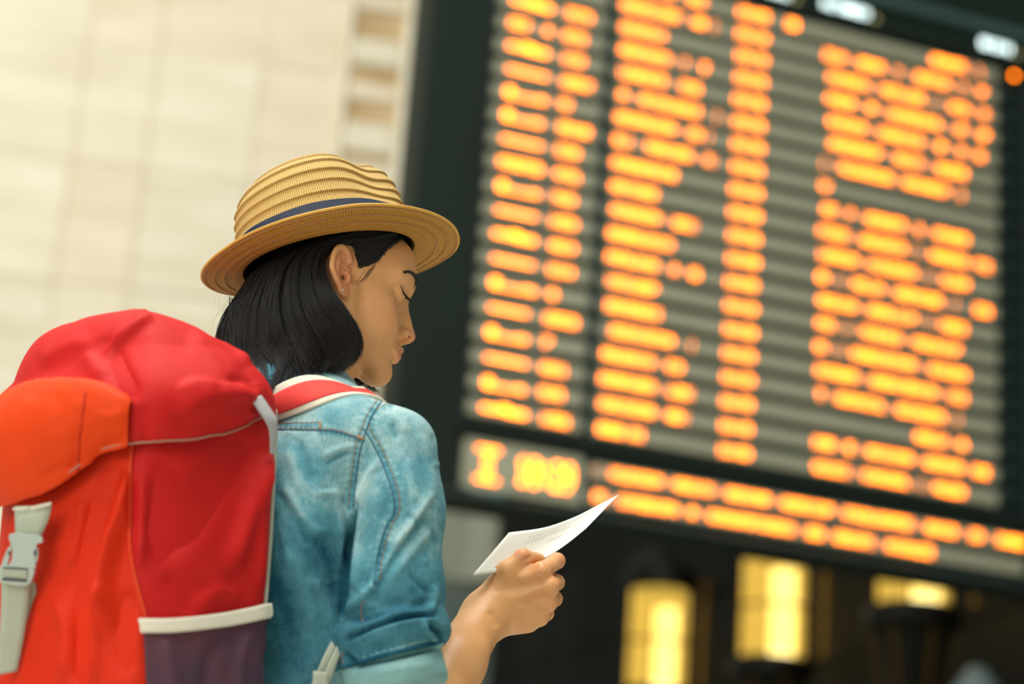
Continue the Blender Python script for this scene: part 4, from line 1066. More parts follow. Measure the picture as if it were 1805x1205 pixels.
# the turned-up lower band of the cuff shows the pale reverse of the cloth
pb = w2b(sv2)
zc2 = (pb - C2) @ cuff_b; rr2 = np.linalg.norm((pb - C2) - zc2[:, None] * cuff_b, axis=1)
lower = ((pb - C1) @ cuff_b < -.0235) & (rr2 < .075) & (zc2 > -.06)
lf = lower[sf].all(1)
def sub(V, F, mask):
    f = F[mask]; u, inv_ = np.unique(f, return_inverse=True); return V[u], inv_.reshape(f.shape), u
v_, f_, u_ = sub(sv2, sf, ~lf); shirt = mesh_obj('shirt', v_, f_, M_denim, person); set_attr(shirt, 'wear_toplight', wear_toplight[u_])
shirt['label'] = 'washed blue denim shirt with rolled sleeves'
v_, f_, u_ = sub(sv2, sf, lf); cuff_ = mesh_obj('cuff_turnup', v_, f_, M_denim_in, shirt); set_attr(cuff_, 'wear_toplight', wear_toplight[u_]); cuff_['label'] = 'pale turned-up cuff'
# seams and top-stitching
def seam(pts, n, m, r=.00055, off=.0003, name='stitching', dash=False):
    P, N = cast_line(pts, n, off)
    if len(P) < 3: return
    if not dash:
        v, f = tube_geo(P, r, 5); mesh_obj(name, v, f, m, shirt); return
    vs = []; fs = []
    for i in range(0, len(P) - 2, 3):
        v, f = tube_geo(P[i:i + 3], r, 4); fs += [tuple(q + sum(len(x) for x in vs) for q in k) for k in f]; vs.append(v)
    o = mesh_obj(name, np.concatenate(vs), fs, m, shirt); o['kind'] = 'stuff'
yoke_u = [(484, 747), (520, 745), (564, 744)]; yoke_l = [(484, 754), (564, 755), (596, 758), (632, 770), (643, 774)]
sh_s = [(664, 706), (655, 718), (645, 735), (638, 753), (630, 776), (623, 808), (617, 860), (614, 892)]
sl_s = [(700, 706), (676, 714), (659, 728), (651, 752), (668, 780), (686, 818), (700, 858), (705, 886), (702, 906), (691, 924), (676, 974), (669, 1026)]
for ln, n in ((yoke_u, 60), (yoke_l, 120)): seam(ln, n, M_orange_thread, dash=True)
seam([(x, y + 3) for x, y in yoke_l], 60, M_dark_thread, .0009, name='seam')
seam([(564, 744), (565, 750), (564, 756)], 6, M_orange_thread, .0012, name='bar_tack'); seam([(630, 770), (642, 774)], 5, M_orange_thread, .0016, name='bar_tack')
seam(sh_s, 150, M_orange_thread, dash=True); seam([(x + 9, y + 1) for x, y in sh_s], 80, M_dark_thread, .0010, name='seam')
seam(sl_s, 200, M_orange_thread, dash=True); seam([(x - 10, y + 3) for x, y in sl_s[3:]], 90, M_dark_thread, .0010, name='seam')
seam([(641, 1058), (636, 1078), (640, 1096)], 30, M_orange_thread, dash=True); seam([(604, 1150), (603, 1164), (608, 1176)], 24, M_orange_thread, dash=True)
seam([(604, 1175), (636, 1165), (672, 1155), (720, 1143), (752, 1136), (778, 1129)], 60, M_denim, .0032, .0006, name='roll_edge')
# collar: stand and fall wrapped round the neck
na = w2b(np.array([h2w((-34, 2, -200))]))[0]; nu = np.array([.0, .22, .975]); nu /= np.linalg.norm(nu)
nx_ = np.cross([0, 1, 0], nu); nx_ /= np.linalg.norm(nx_); ny_ = np.cross(nu, nx_)
def collar_pt(a, v):
    prof = [(.062, .012), (.060, .040), (.0615, .056), (.066, .058), (.071, .050), (.079, .026), (.087, .002), (.0895, .002), (.082, .024), (.074, .046)]
    r, z = prof[v]
    z = z - .010 * (1 - math.cos(a - math.pi * 1.5)) * .5 * 2
    if v in (6, 7): z -= .010 * max(0, math.cos(a - math.pi / 2)) ** 4
    return na + nx_ * r * math.cos(a) + ny_ * r * 1.02 * math.sin(a) + nu * z
cv_, cf_ = [], []
NA = 72; aa = np.linspace(-math.pi * 1.5 + .10, math.pi * .5 - .10, NA)
for a in aa:
    for v in range(10): cv_.append(b2w(collar_pt(a, v)))
for i in range(NA - 1):
    for v in range(9): cf_.append((i * 10 + v, i * 10 + v + 1, (i + 1) * 10 + v + 1, (i + 1) * 10 + v))
col = mesh_obj('collar', cv_, cf_, M_denim, person); set_attr(col, 'wear_toplight', [.35] * len(cv_))
# lower body out of the picture: trousers and shoes carry her to the floor
hipz = -.60; fz = -NB[2]
def trousers_sdf(p):
    d = ell(p, (0, .01, hipz), (.155, .115, .13))
    for s in (1, -1): d = smin(d, chain(p, [(s * .085, .01, hipz - .05), (s * .095, .02, hipz - .38), (s * .10, .0, fz + .09)], [.088, .062, .050]), .03)
    return d
tv, tf = mesh_sdf(lambda P: trousers_sdf(P), (-.28, -.2, fz + .03), (.28, .22, hipz + .10), .012)
mesh_obj('trousers', b2w(tv), tf, mat('dark_navy_cotton', (40, 48, 66), .85, var=.2, scale=20), person)
def shoe_sdf(p, s):
    d = ell(p, (s * .105, .07, fz + .045), (.045, .13, .045)); d = smin(d, cap(p, (s * .10, .0, fz + .05), (s * .10, .0, fz + .11), .042), .03)
    return np.maximum(d, -(p[:, 2] - fz - .002))
for s in (1, -1):
    tv, tf = mesh_sdf(lambda P: shoe_sdf(P, s), (s * .105 - .07, -.08, fz - .01), (s * .105 + .07, .22, fz + .14), .008)
    mesh_obj('shoe', b2w(tv), tf, mat('white_canvas_shoe', (220, 214, 202), .8), person)

# ------------------------------------------------------------------ right forearm and hand (and its mirrored twin on the hidden side)
def hp(x, y, d): return at_depth(x, y, d) - HC
HC = at_depth(910, 1050, 2.635)
idx = [hp(878, 1036, 2.640), hp(955, 1006, 2.632), hp(982, 988, 2.664), hp(972, 988, 2.688), hp(952, 992, 2.692)]
mid = [hp(876, 1056, 2.636), hp(969, 1033, 2.630), hp(981, 1026, 2.671), hp(956, 1016, 2.684), hp(938, 1012, 2.676)]
rng_ = [hp(874, 1077, 2.637), hp(966, 1061, 2.635), hp(978, 1055, 2.675), hp(952, 1042, 2.686), hp(934, 1038, 2.678)]
pin = [hp(873, 1096, 2.643), hp(951, 1086, 2.646), hp(964, 1081, 2.678), hp(942, 1068, 2.688), hp(926, 1062, 2.680)]
thb = [hp(866, 1052, 2.648), hp(894, 1006, 2.634), hp(921, 981, 2.640), hp(950, 985, 2.664)]
wr = hp(855, 1086, 2.632); fm = hp(800, 1170, 2.545); el = hp(722, 1292, 2.44)
def hand_sdf(p):
    d = None
    for f_, r in ((idx, (.0120, .0108)), (mid, (.0130, .0110)), (rng_, (.0128, .0105)), (pin, (.0125, .0102))):
        e = cap(p, f_[0], f_[1], *r); d = e if d is None else smin(d, e, .010)
    d = smin(d, ell(p, hp(915, 1062, 2.652), (.034, .022, .026)), .016)
    d = smin(d, cap(p, hp(878, 1100, 2.652), hp(930, 1096, 2.660), .0145, .0130), .014)
    th = cap(p, thb[0], thb[1], .0165, .0125)
    th = smin(th, cap(p, thb[1], thb[2], .0120, .0098), .006); th = smin(th, cap(p, thb[2], thb[3], .0096, .0075), .004)
    d = smin(d, th, .010)
    fa = cap(p, wr, fm, .0285, .0315); fa = smin(fa, cap(p, fm, el, .0315, .044), .03)
    w2 = cap(p, wr, hp(888, 1062, 2.638), .0270, .0215)
    d = smin(smin(d, w2, .020), fa, .016)
    for f_, r in ((idx, (.0106, .0098, .0086, .0076)), (mid, (.0108, .0098, .0086, .0076)), (rng_, (.0104, .0094, .0082, .0074)), (pin, (.0098, .0086, .0074, .0066))):
        g = chain(p, f_[1:], r, .003); d = smin(d, g, .0035)
    for f_ in (idx, mid, rng_, pin):                         # knuckle heads
        d = smin(d, sph(p, f_[1] - C_F * .002, .0106), .006)
    # tendons on the back of the hand, hollow at the base of the thumb
    for f_ in (idx, mid, rng_): d = smin(d, cap(p, f_[0] * .45 + f_[1] * .55 - C_F * .0105, f_[1] - C_F * .0085, .0018, .0030), .010)
    d = ssub(d, ell(p, hp(935, 992, 2.618), (.007, .006, .008)), .006)
    d = ssub(d, ell(p, hp(905, 1030, 2.608), (.022, .012, .006)), .012)
    d = smin(d, sph(p, hp(868, 1100, 2.618), .010), .014)      # wrist bone
    return d
vv, ff = mesh_sdf(lambda P: hand_sdf(P), np.minimum.reduce([wr, fm, el]) - .06, np.array([.09, .12, .10]) + np.maximum(wr, 0), .0016)
hand_V = vv + HC
HN = vnormals(hand_V, ff)
red = np.clip(1 - sph(vv, idx[1], .012) / .008, 0, 1) * .35 + np.clip(1 - sph(vv, idx[2], .01) / .008, 0, 1) * .5 + np.clip(1 - sph(vv, thb[2], .01) / .006, 0, 1) * .45 + np.clip(1 - sph(vv, mid[1], .01) / .006, 0, 1) * .4 + np.clip(1 - sph(vv, rng_[1], .01) / .006, 0, 1) * .4
HD = folds(hand_V, HN, [([(918, 989), (927, 984), (935, 979)], 2.0, -.0022), ([(925, 993), (934, 988), (943, 982)], 3, .0012), ([(950, 1010), (958, 1014), (964, 1010)], 2.0, -.0010), ([(957, 992), (966, 1000), (968, 1010)], 2.2, -.0010),
    ([(905, 1066), (940, 1054), (960, 1046)], 5, -.0012), ([(905, 1086), (938, 1078), (958, 1072)], 5, -.0012), ([(862, 1075), (872, 1090), (876, 1106)], 8, -.0016)])
hand_V = hand_V + HN * HD[:, None]
# coarse trunk and upper arms inside the clothes join head, arms and hands into one figure
def trunk(p):
    d = torso(p, -.022); d = smin(d, cap(p, (0, -.03, .0), (0, .0, .10), .05, .045), .03)
    for q in (p, p * mir): d = smin(d, chain(q, [aSJ, aS1, aS2, aEL], [.032, .034, .034, .036]), .03)
    return np.maximum(d, -(p[:, 2] + .62))
bv_, bf_ = mesh_sdf(trunk, (-.30, -.24, -.66), (.30, .24, .14), .010)
lh = w2b(hand_V).astype(float) * np.array([-1, 1, 1])
e0 = w2b((el + HC)[None])[0] * mir; ax = w2b((wr + HC)[None])[0] * mir - e0; ax = ax / np.linalg.norm(ax)     # the hidden left arm hangs down
tg = np.array([-.12, .16, -1.0]); tg /= np.linalg.norm(tg); vx = np.cross(ax, tg); sc_, cc_ = np.linalg.norm(vx), ax @ tg; vx = vx / sc_
kx = np.array([[0, -vx[2], vx[1]], [vx[2], 0, -vx[0]], [-vx[1], vx[0], 0]]); RL = np.eye(3) + sc_ * kx + (1 - cc_) * kx @ kx
lh = e0 + (lh - e0) @ RL.T
allv, allf = merge([(P_head[0], P_head[1]), (b2w(bv_), bf_), (hand_V, ff), (b2w(lh), ff[:, ::-1])])
bpy.data.objects.remove(body)
body = mesh_obj('body', allv, allf, M_skin, person)
nb_, nh_ = len(bv_), len(hand_V)
set_attr(body, 'lip', np.concatenate([lip, np.zeros(nb_ + 2 * nh_)])); set_attr(body, 'blush', np.concatenate([P_head[3], np.zeros(nb_), red, red]))
# ------------------------------------------------------------------ the paper in her hand
M_paper = mat('white_paper', (230, 228, 217), .7, var=.03, scale=6)
M_ink = mat('grey_ink', (200, 198, 188), .8); M_ink_o = mat('orange_ink', (236, 128, 44), .7)
PA, PB, PC, PD = at_depth(832, 1014, 2.610), at_depth(897, 938, 2.668), at_depth(1091, 871, 2.745), at_depth(1033, 931, 2.690)
top_e = spline([PB, at_depth(960, 929, 2.690), at_depth(1012, 911, 2.712), at_depth(1052, 891, 2.730), PC], 33)
bot_e = spline([PA, at_depth(905, 1003, 2.640), at_depth(952, 988, 2.658), at_depth(994, 962, 2.674), PD], 33)
def paper_pt(u, v):
    i = min(int(u * 32), 31); t = u * 32 - i
    a = bot_e[i] * (1 - t) + bot_e[i + 1] * t; b = top_e[i] * (1 - t) + top_e[i + 1] * t
    sag = .004 * math.sin(v * math.pi) * math.sin(u * math.pi)
    return a * (1 - v) + b * v + C_F * sag
pn = np.cross(PC - PA, PB - PA); pn /= np.linalg.norm(pn); pn = pn if pn @ C_F < 0 else -pn
gu, gv = 33, 13
Vp = [paper_pt(i / 32, j / 12) for j in range(gv) for i in range(gu)]
Vq = [p - pn * .0006 for p in Vp]; n0 = gu * gv; Fp = []
for j in range(gv - 1):
    for i in range(gu - 1):
        a = j * gu + i; Fp.append((a, a + 1, a + gu + 1, a + gu)); Fp.append((n0 + a, n0 + a + gu, n0 + a + gu + 1, n0 + a + 1))
ring = [i for i in range(gu)] + [j * gu + gu - 1 for j in range(1, gv)] + [(gv - 1) * gu + i for i in range(gu - 2, -1, -1)] + [j * gu for j in range(gv - 2, 0, -1)]
for k in range(len(ring)):
    a, b = ring[k], ring[(k + 1) % len(ring)]; Fp.append((a, n0 + a, n0 + b, b))
paper = empty('travel_paper', tuple(PA)); tag(paper, 'white printed travel paper held in her right hand', 'paper')
mesh_obj('sheet', np.array(Vp + Vq) - PA, Fp, M_paper, paper)
ik = MB(); pr = random.Random(9)
for (v0, u0, u1) in ((.80, .18, .42), (.72, .18, .55), (.66, .18, .34), (.72, .62, .86), (.62, .60, .82), (.55, .40, .62), (.50, .40, .56), (.86, .55, .80), (.45, .66, .90), (.30, .62, .84)):
    u = u0
    while u < u1:
        w = pr.uniform(.008, .03); h = .014
        if u + w < u1: ik.add([paper_pt(u, v0) + pn * .0004, paper_pt(u + w, v0) + pn * .0004, paper_pt(u + w, v0 + h) + pn * .0004, paper_pt(u, v0 + h) + pn * .0004], [(0, 1, 2, 3)])
        u += w + .008
o = mesh_obj('print', np.array(ik.v) - PA, ik.f, M_ink, paper, False); o['kind'] = 'stuff'
q = [paper_pt(u, v) + pn * .0004 for u, v in ((.105, .12), (.15, .13), (.155, .165), (.11, .16))]; mesh_obj('orange_mark', np.array(q) - PA, [(0, 1, 2, 3)], M_ink_o, paper, False)

# ------------------------------------------------------------------ the backpack
TP = math.radians(46.0)
pO = np.array([-math.sin(TP), -math.cos(TP), 0]); pL = np.array([-math.cos(TP), math.sin(TP), 0]); pU = np.array([-0.052, -0.02, 1.0]); pU /= np.linalg.norm(pU)
kp, _ = cast(484, 930)
K = at_depth(474, 950, (kp - CAM) @ C_F - 0.012)
def p2w(o, w, z): return K + np.multiply.outer(np.asarray(o, float), pO) + np.multiply.outer(np.asarray(w, float), pL) + np.multiply.outer(np.asarray(z, float), pU)
M_red = mat('red_nylon', (198, 27, 24), .62, var=.10, scale=14, bump=.25, bscale=900, spec=.2)
M_orange = mat('orange_nylon', (228, 66, 6), .6, var=.10, scale=14, bump=.25, bscale=900, spec=.2)
M_orange_red = mat('orange_red_nylon', (216, 44, 6), .6, var=.10, scale=14, bump=.25, bscale=900, spec=.2)
M_mesh = mat('plum_mesh_fabric', (92, 52, 62), .75, rgb2=(66, 46, 66), scale=16, bump=.5, bscale=700)
M_trim = mat('cream_webbing', (226, 220, 200), .8, var=.06, scale=40, bump=.3, bscale=600)
M_web = mat('grey_green_webbing', (176, 184, 164), .8, var=.08, scale=30, bump=.4, bscale=700)
M_buckle = mat('pale_grey_plastic', (176, 192, 182), .35, spec=.5)
M_piping = mat('beige_piping', (176, 132, 112), .8)
M_dark = mat('dark_slot', (46, 52, 52), .8)
pack = empty('backpack', tuple(K)); tag(pack, 'red and orange hiking backpack on the young woman\'s back', 'backpack')
SEC = [(0.0, 0.0), (.06, -.010), (.115, -.008), (.158, .006), (.176, .028), (.196, .080), (.206, .135), (.206, .175), (.196, .225), (.176, .272), (.158, .292), (.115, .306), (.06, .308), (0, .298), (-.010, .22), (-.012, .15), (-.010, .08)]
NU = 170
sec = spline(SEC, NU, closed=True)                            # u index 0 = right rear edge, runs over the right side, the outer face, the left side, the back
u_of = lambda k: k / len(SEC)
cen = np.array([.09, .15])
def scl(z): return np.interp(z, [-.36, -.20, 0, .12, .2], [.90, .97, 1.0, 1.0, .96])
def body_pt(ui, z, off=0.0):
    k = scl(z); q = cen + (sec[int(ui) % NU] - cen) * k
    if ui != int(ui):
        i0 = int(math.floor(ui)); t_ = ui - i0; return body_pt(i0, z, off) * (1 - t_) + body_pt(i0 + 1, z, off) * t_
    ui = int(ui); d = sec[(ui + 1) % NU] - sec[(ui - 1) % NU]; n = np.array([-d[1], d[0]]); n = -n / np.linalg.norm(n)
    n = n if n @ (sec[ui % NU] - cen) > 0 else -n
    return p2w(q[0] + n[0] * off, q[1] + n[1] * off, z)
ZS = np.linspace(-.36, .17, 110)
def strip(u0, u1, zs, off=0.0):
    n = (u1 if isinstance(u1, int) else 44) - (u0 if isinstance(u0, int) else 0) + 1
    V = np.array([[body_pt(u, z, off) for u in np.linspace(u0 if isinstance(u0, int) else u0(z), u1 if isinstance(u1, int) else u1(z), n)] for z in zs])
    F = [(j * n + i, j * n + i + 1, (j + 1) * n + i + 1, (j + 1) * n + i) for j in range(len(zs) - 1) for i in range(n - 1)]
    return V.reshape(-1, 3), np.array(F)
def orient(V, F):
    c = K + pO * .09 + pL * .15
    n = vnormals(V, F)
    if ((V - c) * n).sum() < 0: F = F[:, ::-1]; n = -n
    return F, n
uC = int(NU * 4.15 / 17); uL = int(NU * 9.6 / 17); uB = int(NU * 13 / 17)
def panel(name, u0, u1, m, fl, zs=ZS, off=0.0, thick=0.003):
    V, F = strip(u0, u1, zs, off); F, N = orient(V, F)
    D = (1.9 if name == 'front_panel' else 1.6) * folds(V, N, fl) if fl else np.zeros(len(V))
    V2 = V + N * D[:, None]; 
    Vi = V - N * thick; n = len(V); nn = len(V) // len(zs); m_ = len(zs)
    ring = [i for i in range(nn)] + [j * nn + nn - 1 for j in range(1, m_)] + [(m_ - 1) * nn + i for i in range(nn - 2, -1, -1)] + [j * nn for j in range(m_ - 2, 0, -1)]
    FF = [tuple(q) for q in F] + [tuple(int(x) + n for x in q[::-1]) for q in F] + [(ring[k], ring[(k + 1) % len(ring)], n + ring[(k + 1) % len(ring)], n + ring[k]) for k in range(len(ring))]
    o = mesh_obj(name, np.concatenate([V2, Vi]) - K, FF, m, pack)
    return o, V2, F
side_f = [([(300, 812), (290, 880), (262, 960)], 26, -.004), ([(440, 770), (380, 850), (300, 960)], 26, -.0050), ([(472, 800), (440, 900), (404, 1010)], 16, .0075), ([(380, 830), (330, 920), (270, 1000)], 26, -.004), ([(345, 1066), (385, 1040), (425, 1052)], 9, .0035, 16),
          ([(250, 830), (252, 900), (246, 1000)], 10, .004), ([(470, 800), (460, 900), (458, 1040)], 8, .0045), ([(290, 1010), (325, 1050), (335, 1082)], 14, -.0022), ([(300, 960), (350, 1010), (400, 1030)], 22, .0025)]
front_f = [([(205, 815), (180, 880), (160, 960), (152, 1080), (148, 1205)], 9, -.013, 16), ([(230, 830), (222, 900), (200, 960), (186, 1040), (196, 1110)], 13, .011), ([(160, 980), (150, 1060), (140, 1205)], 8, -.006), ([(130, 900), (110, 960), (100, 1040)], 22, -.004), ([(190, 1030), (170, 1100), (165, 1205)], 12, .005), ([(230, 1040), (215, 1110), (222, 1190)], 14, -.004), ([(100, 1050), (120, 1120), (110, 1200)], 14, .004), ([(150, 880), (140, 930), (120, 1000)], 10, .004)]
BVp = BVHTree.FromPolygons([tuple(v) for v in np.concatenate([strip(0, NU, ZS)[0]])], [tuple(map(int, q)) for q in strip(0, NU, ZS)[1]])
def uz(P):
    d = np.asarray(P) - K; z = d @ pU; q = np.array([d @ pO, d @ pL])
    s = cen + (sec - cen) * scl(z)
    return int(np.argmin(((s - q) ** 2).sum(1))), z
sm_ = []                                                   # the seam between side and front leans over the corner
for x, y in spline([(240, 790), (232, 860), (226, 930), (226, 1000), (236, 1060), (248, 1120), (256, 1200)], 30):
    p, _n = cast(x, y, 0, BVp)
    if p is not None: sm_.append(uz(p)[::-1])
sm_ = sorted(sm_); smz = np.array([a for a, b_ in sm_]); smu = np.convolve(np.pad([float(b_) for a, b_ in sm_], 3, 'edge'), np.ones(7) / 7, 'valid')
def uS(z): return float(np.interp(z, smz, smu)) + 1e-4
side, sV, sF = panel('side_panel', 0, uS, M_red, side_f); side['label'] = 'red side panel'
front, fV, fF = panel('front_panel', uS, uL, M_orange_red, front_f, np.linspace(-.36, .112, 100)); front['label'] = 'orange front panel'
panel('side_panel', uL, uB, M_red, None, np.linspace(-.36, .17, 30)); panel('back_panel', uB, NU, mat('grey_back_mesh', (120, 124, 120), .9), None, np.linspace(-.36, .17, 20))
bt_ = np.array([body_pt(u, -.36) for u in range(0, NU, 2)]); mesh_obj('base_panel', bt_ - K, [tuple(range(len(bt_)))], mat('dark_base_fabric', (60, 44, 52), .8), pack, False)
BVp = BVHTree.FromPolygons([tuple(v) for v in np.concatenate([strip(0, NU, ZS)[0]])], [tuple(map(int, q)) for q in strip(0, NU, ZS)[1]])
def uz(P):
    """section index and height of a world point near the pack"""
    d = np.asarray(P) - K; z = d @ pU; q = np.array([d @ pO, d @ pL])
    k = scl(z); s = cen + (sec - cen) * k
    return int(np.argmin(((s - q) ** 2).sum(1))), z
# vertical seam piping along the corner and the rear edge
for (u, m, r, nm) in ((0, M_web, .0026, 'edge_piping'), (uC, mat('seam_orange', (222, 66, 20), .7), .0016, 'corner_seam')):
    P = np.array([body_pt(uS(z) if u else u, z, .0015) for z in np.linspace(-.36, .108 if u else .150, 60)])
    if u == uC: N_ = None
    v, f = tube_geo(P, r, 8); mesh_obj(nm, v - K, f, m, pack)
# ---- lid: hem from pixels, dome above it
hem_px = [(474, 737), (452, 747), (400, 770), (340, 788), (290, 795), (238, 801), (212, 808), (186, 818), (160, 838), (132, 862), (108, 882), (90, 893)]
hem = []
for x, y in spline(hem_px, 40):
    p, n = cast(x, y, 0, BVp)
    if p is not None: hem.append(uz(p))
hem = sorted(hem); hu = [h[0] for h in hem]; hz = [h[1] for h in hem]
uM = (uC + uL) / 2                                             # mid line of the outer face
def z_hem(u):
    u = u % NU
    um = u if u <= uM else (2 * uM - u)
    if um < 0: um = 0
    if u > 2 * uM: return hz[0]
    return float(np.interp(um, hu + [max(uM, hu[-1] + 2)], hz + [hz[-1] - .004]))
TOPC = np.array([.080, .165]); TOPZ = float((at_depth(290, 546, 2.44) - K) @ pU)
def lid_pt(u, s, off=0.0):
    z0 = z_hem(u)
    k = scl(min(z0, .15)); q0 = cen + (sec[u % NU] - cen) * k
    d = q0 - cen; bk_ = np.clip(q0[0] / .10, 0, 1); q0 = q0 + d / np.linalg.norm(d) * (.002 + .010 * bk_ + off)
    lean = np.clip((q0[0] - TOPC[0]) / .16, 0, 1)
    a = s * math.pi / 2
    back = np.clip((TOPC[0] - q0[0]) / .08, 0, 1); left = np.clip((q0[1] - .19) / .10, 0, 1)
    pw = .64 - .26 * lean + .42 * back - .22 * left * (1 - back)
    rho = max(math.cos(a), 0) ** pw; zeta = math.sin(a) ** (1.0 + .1 * lean)
    bulge = (.002 + .026 * bk_ + .022 * left * bk_) * math.sin(min(s * 2.2, 1) * math.pi)
    q = TOPC + (q0 - TOPC) * rho; q = q + d / np.linalg.norm(d) * bulge * (1 - s)
    return p2w(q[0], q[1], z0 + (TOPZ + off * s - z0) * zeta)
NSL = 64
LV = np.array([[lid_pt(u, s) for u in range(NU)] for s in np.linspace(0, .997, NSL)])
LF = np.array([(j * NU + i, j * NU + (i + 1) % NU, (j + 1) * NU + (i + 1) % NU, (j + 1) * NU + i) for j in range(NSL - 1) for i in range(NU)])
V = LV.reshape(-1, 3)
n = vnormals(V, LF)
if ((V - (K + pO * .09 + pL * .15)) * n).sum() < 0: LF = LF[:, ::-1]; n = -n
lid_f = [([(268, 556), (240, 578), (208, 604), (184, 632)], 7, .0080, 24), ([(256, 552), (226, 570), (196, 594), (172, 618)], 9, -.0050), ([(192, 592), (206, 632), (224, 670), (240, 704)], 11, -.0060, 22), ([(150, 622), (168, 640), (182, 664)], 9, .0055, 18), ([(160, 600), (120, 612), (70, 640)], 10, .0035, 20),
         ([(458, 712), (420, 698), (370, 704), (316, 724)], 6, .0060, 26), ([(440, 642), (420, 612), (392, 592)], 9, .0042, 20), ([(316, 690), (345, 674), (384, 680)], 7, .0045, 22), ([(248, 716), (256, 756), (254, 792)], 10, -.0035), ([(452, 690), (430, 676), (400, 668)], 8, -.0035), ([(330, 600), (390, 622), (430, 650)], 20, .0030), ([(300, 742), (350, 752), (420, 744)], 14, -.0030), ([(460, 722), (440, 730), (400, 738)], 6, .003)]
D = 1.35 * folds(V, n, lid_f)
Vd = V + n * D[:, None]
lid = mesh_obj('lid', np.concatenate([Vd, V - n * .004]) - K, [tuple(q) for q in LF] + [tuple(int(x) + len(V) for x in q[::-1]) for q in LF], M_red, pack); lid['label'] = 'red domed lid'
P = np.array([lid_pt(u, 0.0, .001 + .0075 * float(np.clip(min(u - uC + 2, 2 * uM - uC - u) / 3, 0, 1))) for u in range(NU)]); v, f = tube_geo(P, .0011, 6, True); mesh_obj('hem_piping', v - K, f, M_piping, lid)
# ---- orange pocket on the outer part of the lid
top_px = np.array([(-60, 740), (0, 702), (40, 677), (80, 667), (120, 664), (160, 668), (200, 681), (228, 700), (241, 716), (250, 730)], float)
S_ = np.linspace(0, .9, 120)
uP0 = uC - 1; uP1 = int(uM + .45 * (uM - uC))
colS = {}
for u in range(uP0, uP1 + 1):
    px, _ = to_px(np.array([lid_pt(u, s) for s in S_]))
    y = np.interp(px[:, 0], top_px[:, 0], top_px[:, 1]); k = np.nonzero(px[:, 1] < y)[0]
    colS[u] = S_[k[0]] if len(k) else .45
for u in range(uP0, uP1 + 1):
    if u > uM: colS[u] = colS[max(uP0, int(round(2 * uM - u)))]
colS = {u: c * .95 for u, c in colS.items()}
us = list(range(uP0, uP1 + 1)); NPK = 44
VV = []
for t in np.linspace(0, 1, NPK):
    for u in us:
        e = min((u - uP0) / 4.0, (uP1 - u) / 4.0, 1.0); puff = .002 + .016 * (max(e, 0) ** .6) * math.sin(math.pi * min(max(t, .0), 1)) ** .45 * (.35 + .65 * t)
        VV.append(lid_pt(u, t * colS[u]) + 0 * pO)
VV = np.array(VV); nu_ = len(us)
PF = np.array([(j * nu_ + i, j * nu_ + i + 1, (j + 1) * nu_ + i + 1, (j + 1) * nu_ + i) for j in range(NPK - 1) for i in range(nu_ - 1)])
n = vnormals(VV, PF)
if ((VV - (K + pO * .05 + pL * .15)) * n).sum() < 0: PF = PF[:, ::-1]; n = -n
puff = np.array([.0075 * min(1, (1 - t) * 12 + .35) + .013 * (max(min((u - uP0) / 5.0, (uP1 - u) / 5.0, 1.0), 0) ** .6) * max(math.sin(math.pi * t), 0) ** .5 * (.25 + .75 * t) for t in np.linspace(0, 1, NPK) for u in us])
VVp = VV + n * (puff + np.maximum(1.35 * folds(VV, n, lid_f), 0))[:, None]
D = folds(VVp, n, [([(152, 690), (140, 740), (134, 800), (136, 850)], 5, -.0035), ([(140, 700), (128, 760), (124, 820)], 8, .0025), ([(228, 720), (200, 735), (170, 730)], 9, .003), ([(60, 700), (40, 730), (30, 770)], 12, .0025), ([(232, 770), (200, 780), (170, 800)], 10, -.0025), ([(60, 850), (100, 830), (140, 820)], 10, -.003), ([(90, 690), (110, 720), (100, 760)], 10, -.002)])
VVp = VVp + n * D[:, None]
pk = mesh_obj('lid_pocket', np.concatenate([VVp, VV - n * .001]) - K, [tuple(q) for q in PF] + [tuple(int(x) + len(VV) for x in q[::-1]) for q in PF], M_orange, pack); pk['label'] = 'orange lid pocket'
BVk = BVHTree.FromPolygons([tuple(p) for p in VVp], [tuple(map(int, q)) for q in PF])
P, _n = cast_line([(151, 690), (146, 730), (140, 780), (138, 830), (138, 846)], 40, .0004, BVk)
if len(P) > 4: v, f = tube_geo(P, .0012, 5); mesh_obj('pocket_seam', v - K, f, mat('seam_dark_orange', (188, 44, 8), .8), pk)
v, f = tube_geo(np.array([VVp[(NPK - 1) * nu_ + i] for i in range(nu_)]), .0018, 6); mesh_obj('pocket_seam', v - K, f, M_orange, pk)
